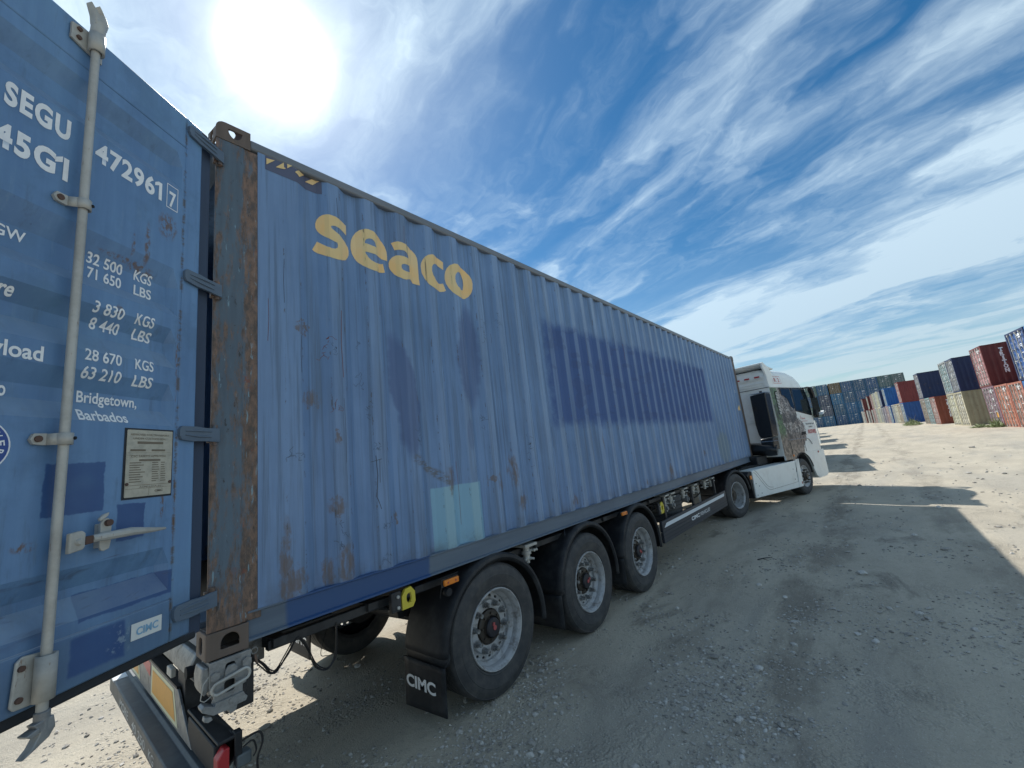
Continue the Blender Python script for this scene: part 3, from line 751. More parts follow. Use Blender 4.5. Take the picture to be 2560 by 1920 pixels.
for k, x in enumerate((11.62,)):
    lettering('U', .05, .09, lambda a, b: (11.60 + a, .004, 2.88 + b), M['white'], box_)
decal(([(11.70, 2.42), (11.86, 2.42), (11.79, 2.56)], []), SF, [], on_side(.004), M['yellow'], box_, 'warning_sticker')

# ------------------------------------------------------------------ the doors
TH = .579
def door_depth(z, tr):
    for a, b, c, d in tr:
        if d <= z <= a:
            if z > b: return DEP * (a - z) / (a - b)
            if z >= c: return DEP
            return DEP * (z - d) / (c - d)
    return 0.
TR = [(3.505, 3.435, 3.36, 3.305), (2.872, 2.78, 2.690, 2.640), (2.572, 2.505, 2.455, 2.385), (2.306, 2.235, 2.185, 2.118), (1.605, 1.535, 1.505, 1.428)]
TZ = sorted([z for t_ in TR for z in t_])
def uface(u):
    if u < .205 or u > 1.065: return 0
    if u < .235: return (u - .205) / .03
    if u > 1.035: return (1.065 - u) / .03
    return 1
def door(mat_w, s, name_label=None, detailed=True):
    """s=+1 for the right leaf: local x from the hinge, local y outward"""
    U = lambda u: s * u
    us = [.19, .205, .235, .5, .78, 1.035, 1.065, 1.08]; zs = [1.388] + TZ + [3.56]
    vs = [(U(u), -.004 - door_depth(z, TR) * uface(u), z) for z in zs for u in us]; n = len(us)
    fs = [(r * n + i, r * n + i + 1, (r + 1) * n + i + 1, (r + 1) * n + i) for r in range(len(zs) - 1) for i in range(n - 1)]
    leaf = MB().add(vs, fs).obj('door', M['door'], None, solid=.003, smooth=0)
    leaf.matrix_local = mat_w; leaf.parent = box_; leaf.matrix_parent_inverse = PINV(box_)
    def part(nm, mb, mt, **k): return mb.obj(nm, mt, leaf, **k)
    bx = lambda u0, u1, y0, y1, z0, z1: MB().box(min(U(u0), U(u1)), max(U(u0), U(u1)), y0, y1, z0, z1)
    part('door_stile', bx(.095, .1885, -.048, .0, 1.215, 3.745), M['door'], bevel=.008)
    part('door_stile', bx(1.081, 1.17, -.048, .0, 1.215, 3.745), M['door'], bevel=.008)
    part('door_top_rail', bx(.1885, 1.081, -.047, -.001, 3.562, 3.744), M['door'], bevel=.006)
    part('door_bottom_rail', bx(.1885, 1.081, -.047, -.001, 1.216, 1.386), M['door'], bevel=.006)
    part('door_seal', bx(.010, .095, -.060, -.030, 1.19, 3.77), M['bluegap'], bevel=.006)
    part('door_seal', bx(.030, 1.19, -.064, -.030, 1.172, 1.214), M['seal'], bevel=.01)
    part('door_seal', bx(.030, 1.19, -.060, -.030, 3.746, 3.775), M['seal'], bevel=.008)
    for k, z in enumerate((3.675, 2.862, 2.088, 1.318)):
        p = [(U(.178), z - .030), (U(.188), z - .012), (U(.188), z + .018), (U(.176), z + .032), (U(.10), z + .034), (U(.05), z + .030), (U(-.030), z + .032), (U(-.032), z - .036), (U(.05), z - .034), (U(.12), z - .036)]
        h = MB().prism(p, .001, .016, 'y')
        hb = part('hinge', h, M['rail'], bevel=.006, smooth=0)
        for dz_ in (-.012, .014): MB().tube([(U(.16), .016, z + dz_ * .7), (U(.09), .018, z + dz_), (U(.02), .017, z + dz_)], [.003, .0055, .004], 6).obj('hinge_rib', M['rail'], leaf)
        MB().cyl((U(-.02), -.005, z - .05), (U(-.02), -.005, z + .05), .014, 12).obj('hinge_pin', M['post'], leaf)
    for ur in (.640, 1.000):
        L_ = []
        part('lock_rod', MB().cyl((U(ur), .032, 1.20), (U(ur), .032, 3.70), .0140, 20), M['rod'])
        part('rod_bracket', MB().prism([(U(ur - .040), 3.622), (U(ur + .03), 3.632), (U(ur + .072), 3.640), (U(ur + .072), 3.712), (U(ur + .005), 3.728), (U(ur - .040), 3.712)], .002, .012, 'y'), M['rod'], bevel=.004, smooth=0)
        part('rod_bracket', MB().lathe([(.022, 0), (.022, .085)], (U(ur), .034, 3.632), 20, 0, 2 * PI, 'z'), M['rod'], solid=.008)
        part('rod_bracket', MB().prism([(U(ur - .03), 1.226), (U(ur - .03), 1.368), (U(ur + .045), 1.378), (U(ur + .060), 1.366), (U(ur + .066), 1.245), (U(ur + .055), 1.232)], .002, .012, 'y'), M['rod'], bevel=.004, smooth=0)
        part('rod_bracket', MB().lathe([(.022, 0), (.022, .13)], (U(ur), .034, 1.235), 20, 0, 2 * PI, 'z'), M['rod'], solid=.008)
        for zz in (3.66, 3.70, 1.258, 1.345):
            for du in (.048, -.024): part('bolt', MB().cyl((U(ur + du), .012, zz), (U(ur + du), .019, zz), .009, 10), M['rustpaint'] if du > 0 else M['hole'])
        # locking cams with their two claws
        c = MB().cyl((U(ur), .034, 1.150), (U(ur), .034, 1.205), .019, 16)
        c.prism([(U(ur - .02), 1.185), (U(ur + .032), 1.180), (U(ur + .012), 1.150), (U(ur + .030), 1.118), (U(ur + .052), 1.098), (U(ur + .020), 1.112), (U(ur - .012), 1.128), (U(ur - .026), 1.150)], .022, .052, 'y')
        c.prism([(U(ur + .018), 1.168), (U(ur + .050), 1.160), (U(ur + .040), 1.150), (U(ur + .016), 1.152)], .018, .056, 'y')
        part('locking_cam', c, M['lock'], bevel=.003, smooth=30)
        c = MB().cyl((U(ur), .032, 3.70), (U(ur), .038, 3.775), .024, 16)
        c.prism([(U(ur - .02), 3.75), (U(ur + .022), 3.755), (U(ur + .026), 3.79), (U(ur + .042), 3.838), (U(ur + .010), 3.808), (U(ur - .004), 3.822), (U(ur + .012), 3.852), (U(ur - .016), 3.812), (U(ur - .026), 3.785)], .022, .052, 'y')
        part('locking_cam', c, M['rod'], bevel=.003, smooth=30)
        for zg in (2.936, 2.042):
            gd = MB().prism([(U(ur + .068), zg - .014), (U(ur + .076), zg), (U(ur + .068), zg + .018), (U(ur + .045), zg + .019), (U(ur + .036), zg + .020), (U(ur + .036), zg - .016), (U(ur + .045), zg - .016)], .001, .010, 'y')
            gd.lathe([(.020, -.019), (.020, .021)], (U(ur), .034, zg), 24, R_(-10) if s > 0 else 0, R_(190) if s > 0 else R_(200), 'z')
            gd.add([(U(ur + .036), .006, zg - .018), (U(ur + .036), .006, zg + .02), (U(ur + .020), .034, zg + .021), (U(ur + .020), .034, zg - .019)], [(0, 1, 2, 3)])
            part('rod_guide', gd, M['rod'], solid=.005, smooth=40)
            part('bolt', MB().cyl((U(ur + .058), .010, zg + .002), (U(ur + .058), .017, zg + .002), .011, 10), M['rustpaint'])
            part('bolt', MB().cyl((U(ur - .016), .050, zg + .003), (U(ur - .018), .055, zg + .003), .006, 8), M['hole'])
        if ur > .9: continue
        # handle, its hub and its catch
        zh = 1.690; ur = .640
        part('handle_hub', MB().prism([(U(ur - .018), zh - .032), (U(ur - .018), zh + .034), (U(ur - .055), zh + .038), (U(ur - .066), zh + .028), (U(ur - .066), zh - .018), (U(ur - .058), zh - .026)], .044, .062, 'y'), M['rod'], bevel=.004, smooth=0)
        part('bolt', MB().cyl((U(ur - .044), .062, zh + .002), (U(ur - .044), .072, zh + .002), .012, 14, .008), M['rod'])
        part('handle_collar', MB().prism([(U(ur - .066), zh - .012), (U(ur - .066), zh + .016), (U(ur - .092), zh + .016), (U(ur - .092), zh - .010)], .046, .062, 'y'), M['rustpaint'], bevel=.003)
        hp = MB().tube([(U(ur - .090), .054, zh + .004), (U(ur - .16), .056, zh + .005), (U(ur - .22), .057, zh + .006), (U(ur - .27), .056, zh + .001), (U(ur - .325), .054, zh - .004), (U(ur - .362), .053, zh - .006)], [.013, .015, .0155, .0125, .008, .005], 10)
        hd = part('lock_handle', hp, M['rod']); 
        ct = MB().prism([(U(ur - .150), zh - .048), (U(ur - .168), zh - .042), (U(ur - .172), zh - .02), (U(ur - .172), zh + .05), (U(ur - .160), zh + .068), (U(ur - .142), zh + .066), (U(ur - .134), zh + .05), (U(ur - .134), zh - .03), (U(ur - .140), zh - .044)], .022, .032, 'y')
        ct.box(min(U(ur - .165), U(ur - .14)), max(U(ur - .165), U(ur - .14)), -.004, .0225, zh - .035, zh + .05)
        part('handle_catch', ct, M['rod'], bevel=.003, smooth=0)
        part('bolt', MB().cyl((U(ur - .156), .032, zh + .050), (U(ur - .156), .044, zh + .050), .012, 12), M['rustpaint'])
        part('seal_lug', MB().prism([(U(ur - .125), zh + .058), (U(ur - .150), zh + .074), (U(ur - .155), zh + .088), (U(ur - .135), zh + .082), (U(ur - .120), zh + .068)], .030, .042, 'y'), M['rod'], bevel=.003)
    return leaf
right_door = door(Matrix.Translation((0, -.04, 0)) @ Matrix.Rotation(PI + TH, 4, 'Z'), 1)
left_door = door(Matrix.Translation((-.002, CW - .02, 0)) @ Matrix.Rotation(PI / 2, 4, 'Z'), -1)
# hinge lugs on the posts
for y0, s in ((0, 1), (CW, -1)):
    for z in (3.675, 2.862, 2.088, 1.318):
        mb = MB(); a, b = sorted((y0 - s * .028, y0 + s * .004)); mb.box(-.012, .006, a, b, z - .036, z + .034); mb.box(.022, .040, a + .010, b, z - .036, z + .034); mb.box(.006, .022, y0 - .004, y0 + .004, z - .036, z + .034)
        mb.obj('hinge_lug', M['post'], box_, bevel=.003)
# printed text on the right door
DF = lambda d=.0032: (lambda u, z: (u, -.004 - door_depth(z, TR) * uface(u) + d, z))
def dtext(txt, uL, z, w, h, bold=.012, mat=None, sp=1.0):
    dm = door_depth(z + h * .5, TR); dl = (uL - w * .5 - 1.864) * dm / 1.738; uL += dl; z += (z + h * .5 - 1.807) * dm / 1.738
    f = DF(); zf = [q - z for q in TZ if z - .3 * h < q < z + h * 1.1]
    return lettering(txt, w, h, lambda a, b: f(uL - a, z + b), mat or M['white'], right_door, bold, (), zf, spacing=sp)
dtext('SEGU', .869, 3.192, .192, .088, .042, sp=1.15)
dtext('472961', .590, 3.186, .283, .088, .034, sp=1.1)
dtext('7', .270, 3.183, .034, .082, .022)
f_ = DF()
for a in ([(.283, 3.170), (.225, 3.170), (.225, 3.174), (.283, 3.174)], [(.283, 3.296), (.225, 3.296), (.225, 3.292), (.283, 3.292)], [(.283, 3.174), (.280, 3.174), (.280, 3.292), (.283, 3.292)], [(.225, 3.174), (.228, 3.174), (.228, 3.292), (.225, 3.292)]):
    decal((a, []), [], TZ, f_, M['white'], right_door, 'check_digit_frame')
dtext('45G1', .885, 3.024, .212, .090, .042, sp=1.15)
for fl in ([(.693, 3.114), (.693, 3.090), (.716, 3.076), (.716, 3.096)], [(.322, 3.274), (.322, 3.254), (.341, 3.242), (.341, 3.259)]):
    decal((fl, []), [], TZ, f_, M['white'], right_door, 'digit_flag')
dtext('MAX GW', .976, 2.709, .203, .042, .014)
dtext('Tare', .880, 2.512, .090, .048, .024); dtext('Payload', .886, 2.312, .190, .054, .022); dtext('Cubo', .868, 2.180, .085, .050, .022)
for a, b, c, d in (('32 500', .594, 2.733, .134), ('KGS', .415, 2.737, .078), ('71 650', .588, 2.674, .127), ('LBS', .412, 2.672, .077), ('3 830', .552, 2.547, .112), ('KGS', .391, 2.549, .080), ('8 440', .569, 2.471, .107), ('LBS', .411, 2.472, .079),
                   ('28 670', .572, 2.349, .131), ('KGS', .387, 2.350, .078), ('63 210', .577, 2.279, .138), ('LBS', .391, 2.277, .081)):
    dtext(a, b, c, d, .046, .018)
dtext('Bridgetown,', .592, 2.184, .220, .044, .018); dtext('Barbados', .584, 2.119, .175, .042, .018)
# classification label, round
lc = (.845, 2.020, .085)
circ = lambda r, n=40: [(lc[0] + r * math.cos(2 * PI * i / n), lc[1] + r * math.sin(2 * PI * i / n)) for i in range(n)]
decal((circ(.088), []), [], [], DF(.002), M['white'], right_door, 'round_label'); decal((circ(.083), []), [], [], DF(.0035), M['labelblue'], right_door, 'round_label')
decal((circ(.045), [circ(.042)]), [], [], DF(.005), M['white'], right_door, 'label_ring')
for i, chh in enumerate('BUREAU*VERITAS*'):
    th = R_(200 - i * 24) ; 
    def mp(a, b, th=th):
        rr = .054 + b; ta = th - (a - .008) / .062
        return DF(.005)(lc[0] - rr * math.cos(ta), lc[1] + rr * math.sin(ta))
    lettering(chh, .015, .020, mp, M['white'], right_door, .02)
# data plate
decal(([(.414, 1.815), (.205, 1.815), (.205, 2.100), (.414, 2.100)], []), [], [], DF(.003), M['seal'], right_door, 'plate_backing')
mb = MB().prism(rrect(.309, 1.958, .194, .270, .004), .0002, .0025, 'y'); pl = mb.obj('data_plate', M['plate'], right_door, smooth=0)
PF = lambda u, z: (u, .0032, z)
def ptext(t_, uL, z, w, h, bold=.0): lettering(t_, w, h, lambda a, b: (uL - a, .0035, z + b), M['plateprint'], right_door, bold, name='plate_text')
ptext('APPROVED FOR TRANSPORT', .394, 2.070, .165, .0085); ptext('UNDER CUSTOMS SEAL', .382, 2.054, .140, .0085)
ptext('CSC SAFETY APPROVAL', .388, 1.981, .150, .0085)
for (u0, u1, z0, z1) in ((.365, .255, 2.036, 2.046), (.392, .330, 2.006, 2.014), (.305, .245, 2.006, 2.014), (.402, .216, 1.9985, 1.9995), (.402, .216, 1.9895, 1.9905), (.355, .265, 1.965, 1.973), (.405, .213, 1.868, 1.8695), (.405, .213, 1.855, 1.856), (.310, .309, 1.826, 1.855)):
    decal(([(u0, z0), (u1, z0), (u1, z1), (u0, z1)], []), [], [], PF, M['plateprint'], right_door, 'plate_print')
rg = random.Random(3)
for i in range(9):
    z = 1.957 - i * .0095
    for (a, b) in ((.392, .325), (.300, .268), (.262, .238)):
        w = (a - b) * rg.uniform(.6, 1)
        decal(([(a, z), (a - w, z), (a - w, z + .0035), (a, z + .0035)], []), [], [], PF, M['plateprint'], right_door, 'plate_print')
ptext('ACPF-UDA-01', .350, 1.858, .09, .006); ptext('CIMC', .285, 1.838, .035, .008, .03)
for u in (.400, .219): MB().cyl((u, .002, 1.875), (u, .006, 1.875), .006, 12).obj('rivet', M['rustpaint'], right_door)
# CIMC sticker on the bottom rail
decal(([(.352, 1.284), (.230, 1.280), (.230, 1.340), (.352, 1.344)], []), [], [], lambda u, z: (u, .0015, z), M['sticker'], right_door, 'sticker')
lettering('CIMC', .088, .028, lambda a, b: (.333 - a, .003, 1.298 + b), M['cimcblue'], right_door, .03)
# ------------------------------------------------------------------ wheels
def tyre_prof(R, w=.385, rim=.288):
    p = [(rim, .030), (rim + .006, .010), (rim + .020, .002), (rim + .024, .004), (rim + .060, -.004), (R - .085, -.008), (R - .080, -.005), (R - .060, -.004), (R - .045, .002), (R - .022, .012), (R - .018, .010), (R - .004, .028), (R, .045)]
    n = 4
    for i in range(n):
        y = .045 + (w - .09) * (i + 1) / (n + 1)
        p += [(R + .002, y - .007), (R - .012, y - .005), (R - .012, y + .005), (R + .002, y + .007)]
    p += [(R, w - .045), (R - .022, w - .012), (R - .09, w + .004), (rim + .03, w - .002), (rim, w - .03)]
    return p
def tyre_mesh(R, w=.385):
    return MB().lathe(tyre_prof(R, w), (0, 0, 0), 72).mesh('tyre', M['rubber'], smooth=28)
RIMP = [(.288, .030), (.290, .008), (.286, .001), (.280, .002), (.276, .012), (.270, .022), (.262, .040), (.2625, .075), (.252, .090), (.240, .105), (.238, .150)]
def disc_mb(y, r_out, holes, r_h, hw, hh, y2=None, r_in=.135, step=True):
    mb = MB(); N = 120
    outer = [(r_out * math.cos(2 * PI * i / N), r_out * math.sin(2 * PI * i / N)) for i in range(N)]
    hl = []
    for k in range(holes):
        a = 2 * PI * k / holes
        hl.append([((r_h + hh * math.cos(t)) * math.cos(a) - hw * math.sin(t) * math.sin(a), (r_h + hh * math.cos(t)) * math.sin(a) + hw * math.sin(t) * math.cos(a)) for t in [2 * PI * q / 10 for q in range(10)]])
    hl.append([(.195 * math.cos(2 * PI * i / 60), .195 * math.sin(2 * PI * i / 60)) for i in range(60)])
    mb.prism(outer, y, y + .012, 'y', hl)
    return mb
def build_wheel(kind, R, w=.385):
    """meshes for one wheel, outer face at y=0, axle towards +y"""
    out = {'tyre': tyre_mesh(R, w)}
    if kind == 'trailer':
        rim = MB().lathe(RIMP, (0, 0, 0), 72); d = disc_mb(.128, .240, 20, .218, .016, .010)
        out['rim'] = rim.mesh('rim', M['rim'], smooth=30)
        d.lathe([(.196, .130), (.192, .112), (.186, .104), (.178, .102), (.130, .104), (.128, .14)], (0, 0, 0), 60)
        out['disc'] = d.mesh('wheel_disc', M['rim'], smooth=30); ny = .104; nl = .052
        out['hub'] = MB().lathe([(.122, .108), (.122, .090), (.114, .084), (.080, .080), (.078, .06)], (0, 0, 0), 48).mesh('hub', M['hub'], smooth=30)
        out['hub_cap'] = MB().lathe([(.070, .080), (.070, .055), (.062, .044), (.040, .040), (0.0005, .039)], (0, 0, 0), 40).mesh('hub_cap', M['hubcap'], smooth=30)
        rb = MB().lathe([(.018, .041), (.018, .034), (.0005, .033)], (0, 0, 0), 20); rb.box(-.028, -.010, .030, .04, .012, .036)
        out['hub_badge'] = rb.mesh('hub_badge', M['hubred'])
        b = MB()
        for k in range(8):
            a = 2 * PI * k / 8 + .2; b.cyl((.098 * math.cos(a), .088, .098 * math.sin(a)), (.098 * math.cos(a), .070, .098 * math.sin(a)), .0095, 6)
        out['hub_bolts'] = b.mesh('hub_bolts', M['hub'])
    elif kind == 'drive':
        rim = MB().lathe([(.288, .030), (.290, .008), (.286, .001), (.280, .002), (.276, .012), (.262, .024), (.258, .045), (.262, .10), (.250, .14), (.236, .20)], (0, 0, 0), 64)
        out['rim'] = rim.mesh('rim', M['rim'], smooth=30); d = disc_mb(.195, .237, 10, .216, .02, .012)
        d.lathe([(.196, .197), (.185, .190), (.140, .192), (.130, .20)], (0, 0, 0), 48)
        out['disc'] = d.mesh('wheel_disc', M['rimdirty'], smooth=30); ny = .190; nl = .035
        out['hub'] = MB().lathe([(.130, .195), (.125, .125), (.110, .105), (.055, .100), (.050, .085), (.0005, .083)], (0, 0, 0), 40).mesh('hub', M['hub'], smooth=30)
    else:
        rim = MB().lathe([(.288, .030), (.290, .008), (.286, .001), (.280, .002), (.272, .016), (.262, .030), (.245, .045), (.238, .050)], (0, 0, 0), 64)
        out['rim'] = rim.mesh('rim', M['rim'], smooth=30); d = disc_mb(.048, .239, 10, .216, .022, .012)
        d.lathe([(.196, .050), (.190, .030), (.180, .016), (.150, .012), (.130, .016), (.125, .05)], (0, 0, 0), 60)
        out['disc'] = d.mesh('wheel_disc', M['rim'], smooth=30); ny = .014; nl = .050
        out['hub'] = MB().lathe([(.125, .03), (.118, .0), (.105, -.014), (.080, -.020), (.070, -.045), (.060, -.052), (.0005, -.054)], (0, 0, 0), 40).mesh('hub', M['hub'], smooth=30)
    nut = MB().cyl((0, 0, 0), (0, -.008, 0), .026, 20); nut.cyl((0, -.008, 0), (0, -nl * .55, 0), .0205, 6); nut.cyl((0, -nl * .55, 0), (0, -nl * 1.15, 0), .0165, 12, .0155)
    out['wheel_nut'] = nut.mesh('wheel_nut', M['nut'] if kind != 'steer' else M['hub'], smooth=30)
    out['_ny'] = ny
    return out
def place_wheel(T, parent, x, y, z, flip=False, spin=0., base=None, dirty=False):
    mw = Matrix.Translation((x, y, z)) @ Matrix.Rotation(PI if flip else 0, 4, 'Z') @ Matrix.Rotation(spin, 4, 'Y')
    if base is not None: mw = base @ mw
    w = link('wheel', T['rim'], None); w.matrix_local = mw; w.parent = parent; w.matrix_parent_inverse = PINV(parent)
    for k, me in T.items():
        if k in ('rim', '_ny', 'wheel_nut'): continue
        link({'disc': 'wheel_disc'}.get(k, k), me, w)
    for i in range(10):
        a = 2 * PI * i / 10 + .15; o = link('wheel_nut', T['wheel_nut'], w); o.location = (.1675 * math.cos(a), T['_ny'], .1675 * math.sin(a)); o.rotation_euler = (0, a * 1.7, 0)
    return w
TR_R = .475
trailer_wheel = build_wheel('trailer', TR_R); 
trailer = thing('semi_trailer', 'black three-axle container trailer with CIMC mud flaps and a striped grey side board', 'trailer', (5.5, 1.2, 0))
WX = ((1.89, .530), (3.31, .478), (4.62, .476))
for k, (x, z) in enumerate(WX):
    place_wheel(trailer_wheel, trailer, x, -.030, z, spin=.3 + k * 1.3)
    place_wheel(trailer_wheel, trailer, x, 2.468, z - (.10 if k == 0 else 0), True, spin=k)
    MB().cyl((x, .30, z), (x, 2.14, z - (.1 if k == 0 else 0)), .065, 16).obj('axle', M['frame'], trailer)
    mb = MB(); mb.cyl((x, .33, z), (x, .42, z), .21, 24); mb.cyl((x, 2.0, z - .05), (x, 2.12, z - .05), .21, 24); mb.obj('brake_drum', M['frame'], trailer)
    for y in (.62, 1.82):
        MB().lathe([(.06, -.16), (.13, -.15), (.15, -.08), (.135, 0), (.15, .08), (.13, .14), (.10, .15)], (x + .38, y, .78), 24, axis='z').obj('air_spring', M['rubber'], trailer)
        mb = MB(); mb.prism([(x - .45, .78), (x - .38, .80), (x - .1, .56), (x + .45, .62), (x + .45, .56), (x - .05, .44), (x - .2, .50), (x - .46, .70)], y - .05, y + .05, 'y'); mb.obj('trailing_arm', M['frame'], trailer, bevel=.008)
        MB().prism([(x - .56, .96), (x - .34, .96), (x - .38, .68), (x - .50, .68)], y - .07, y + .07, 'y').obj('spring_hanger', M['frame'], trailer, bevel=.008)
# main beams, gooseneck, cross members
for y in (.74, 1.70):
    a, b = y - .07, y + .07
    web = [(.05, .86), (.05, 1.02), (11.9, 1.02), (11.9, .92), (8.9, .92), (8.2, .62), (1.7, .62), (1.1, .86)]
    mb = MB(); mb.prism(web, y - .008, y + .008, 'y'); mb.box(.05, 11.9, a, b, 1.021, 1.036); mb.prism([(.05, .86), (1.1, .86), (1.7, .62), (8.2, .62), (8.9, .92), (11.9, .92), (11.9, .908), (8.92, .908), (8.22, .605), (1.69, .605), (1.09, .845), (.05, .845)], a, b, 'y')
    mb.obj('main_beam', M['frame'], trailer, smooth=0)
for x in (.35, .9, 1.25, 2.62, 3.95, 5.3, 6.1, 6.9, 7.7, 8.5, 9.6, 10.8, 11.8):
    mb = MB(); z0 = .90 if x < 9 else .95
    mb.box(x - .04, x + .04, .815, 1.62, z0, 1.0)
    if x not in (9.6, 10.8): mb.prism([(.665, .88 if x < 9 else .93), (.665, 1.0), (.07, 1.015), (.07, .97)], x - .035, x + .035, 'x'); mb.prism([(1.775, .88 if x < 9 else .93), (1.775, 1.0), (2.37, 1.015), (2.37, .97)], x - .035, x + .035, 'x')
    mb.obj('cross_member', M['frame'], trailer, bevel=.004)
MB().box(.3, 8.6, .10, .145, .955, 1.005).obj('side_member', M['frame'], trailer, bevel=.004)
MB().box(.3, 8.6, 2.29, 2.335, .955, 1.005).obj('side_member', M['frame'], trailer, bevel=.004)
# mudguards and flaps
def mudguard(x, z, y0, s, first, flapbot, text=None, flat=False):
    Rg = .585; a0, a1 = R_(-8), R_(176)
    prof = [(.530, .010), (.556, -.004), (.575, .0), (.585, .014), (.589, .05), (.589, .43), (.583, .445)]
    mb = MB().lathe(prof, (x + .035, y0, z + .0), 44, a0, a1, 'y', s)
    g_ = mb.obj('mudguard', M['plastic'], trailer, solid=.008)
    xb = x + .035 - .585
    # lower tail of the guard
    mb = MB(); zt_, zm = z + .06, max(flapbot + .29, z - .02)
    mb.add([(xb + .005, y0 + s * .012, zt_), (xb + .005, y0 + s * .43, zt_), (xb + .012, y0 + s * .43, zm), (xb + .012, y0 + s * .012, zm)], [(0, 1, 2, 3)])
    mb.add([(xb + .005, y0 + s * .012, zt_), (xb + .055, y0, zt_), (xb + .050, y0, zm + .01), (xb + .012, y0 + s * .012, zm)], [(0, 1, 2, 3)])
    mb.obj('mudguard_tail', M['plastic'], trailer, solid=.008)
    MB().tube([(xb + .004, y0 + s * .440, zm), (xb + .004, y0 + s * .02, zm - .004), (xb + .02, y0 + s * .004, zm + .02), (xb + .055, y0, zm + .06)], .006, 6).obj('mudguard_rim', M['plastic'], trailer)
    # flap
    n = 8; vs = []; fs = []
    for j in range(n + 1):
        v = j / n
        for i in range(n + 1):
            u = i / n; y = y0 + s * (.0 + .46 * u); zz = zm + .005 + (flapbot - zm) * v - (.03 * u * v if first else 0)
            vs.append((xb + .002 - .006 * v * v, y, zz))
    for j in range(n):
        for i in range(n): q = j * (n + 1) + i; fs.append((q, q + 1, q + n + 2, q + n + 1))
    fl = MB().add(vs, fs).obj('mud_flap', M['plastic'], trailer, solid=.008)
    if text:
        yl = y0 + s * (.43 if s > 0 else .06)
        lettering('CIMC', .335, .078, lambda a, b: (xb - .013, yl - a, z - .195 + b), M['white'], fl, .035)
    return xb
mudguard(1.89, .480, -.030, 1, True, .165, True)
mudguard(3.31, .475, -.030, 1, False, .205); mudguard(4.62, .475, -.030, 1, False, .22)
for k, (x, z) in enumerate(WX): mudguard(x, .42 if k == 0 else .475, 2.468, -1, False, .11 if k == 0 else .2, True if k == 0 else None)
# amber side markers
def marker(x, z):
    mb = MB(); mb.box(x, x + .135, -.036, -.014, z, z + .040)
    l = mb.obj('marker_lamp', M['orange'], trailer, bevel=.006)
    for dx_ in (.032, .103): MB().cyl((x + dx_, -.0355, z + .02), (x + dx_, -.039, z + .02), .007, 8).obj('lens_screw', M['hubred'], l)
    MB().box(x - .01, x + .145, -.014, -.004, z - .006, z + .046).obj('lamp_bracket', M['frame'], l)
marker(1.393, .975); marker(4.20, .980)
MB().lathe([(.0005, -.012), (.026, -.012), (.03, 0), (.028, .03)], (1.44, -.010, .925), 20).obj('round_knob', M['plastic'], trailer)
MB().tube([(1.39, -.005, .975), (1.375, .0, .93), (1.38, .01, .90)], .003, 6).obj('lamp_wire', M['wire'], trailer)
# yellow pull handles
def hook(x, y, z, sc, turn):
    o = [(-.052, -.062), (.030, -.062), (.052, -.030), (.050, .03), (.020, .066), (-.025, .060), (-.052, .02)]
    mb = MB().prism([(x + a * sc, z + b * sc) for a, b in o], y, y + .02, 'y', [[(x + sc * (.002 + .021 * math.cos(t)), z + sc * (.03 * math.sin(t))) for t in [2 * PI * i / 14 for i in range(14)]]])
    h = mb.obj('pull_handle', M['hookyellow'], trailer, bevel=.003)
    b = MB(); b.box(x - .13, x - .06, y + .0, y + .03, z - .06 * sc, z + .06 * sc); hh = b.obj('valve_bracket', M['frame'], trailer, bevel=.003)
    for dz_ in (-.035, .03): MB().cyl((x - .085, y, z + dz_), (x - .085, y - .010, z + dz_), .010, 10).obj('bracket_bolt', M['rod'], trailer)
hook(1.115, .0, .985, 1.0, 0); hook(5.60, .03, .86, 1.25, 0)
# container locks along the outriggers
def twist_lock(x, y, z, sc=1.0, mat='lock'):
    b = MB(); b.prism([(x - .085 * sc, z + .085), (x + .085 * sc, z + .085), (x + .085 * sc, z + .062), (x - .085 * sc, z + .062)], y - .02, y + .16, 'y')
    b.cyl((x, y + .05, z + .062), (x, y + .05, z - .055), .032, 16); b.cyl((x, y + .05, z + .02), (x, y + .05, z - .01), .045, 16)
    o = b.obj('twist_lock', M['rod'], trailer, bevel=.003)
    c = MB(); c.cyl((x, y + .05, z - .055), (x, y + .05, z - .085), .026, 6)
    for a in (0, 90, 180, 270):
        t = R_(a + 25); c.tube([(x, y + .05, z - .045), (x + .07 * math.cos(t) * sc, y + .05 + .07 * math.sin(t) * sc, z - .050)], [.016, .010], 8)
    c.obj('lock_nut', M['rod'], o)
    d = MB(); d.tube([(x, y + .05, z + .015), (x + .075, y - .01, z + .018), (x + .082, y - .012, z + .018)], [.010, .010, .013], 8); d.cyl((x + .045, y - .015, z + .018), (x + .045, y + .02, z + .018), .012, 8); d.obj('lock_lever', M['rod'], o)
twist_lock(2.44, .02, .955)
for x in (5.86, 6.12, 6.72, 7.25, 7.95, 8.35): twist_lock(x, .05, .93, 1.0)
for x, z in ((5.95, .80), (6.25, .80), (6.95, .80)):
    mb = MB(); mb.cyl((x, .10, z), (x, .34, z), .055, 16); mb.cyl((x, .08, z), (x, .10, z), .030, 12); mb.tube([(x + .05, .15, z), (x + .14, .13, z - .03)], .012, 6); mb.cyl((x, .12, z + .05), (x, .12, z + .10), .02, 8)
    mb.obj('air_valve', M['lock'], trailer, bevel=.003)
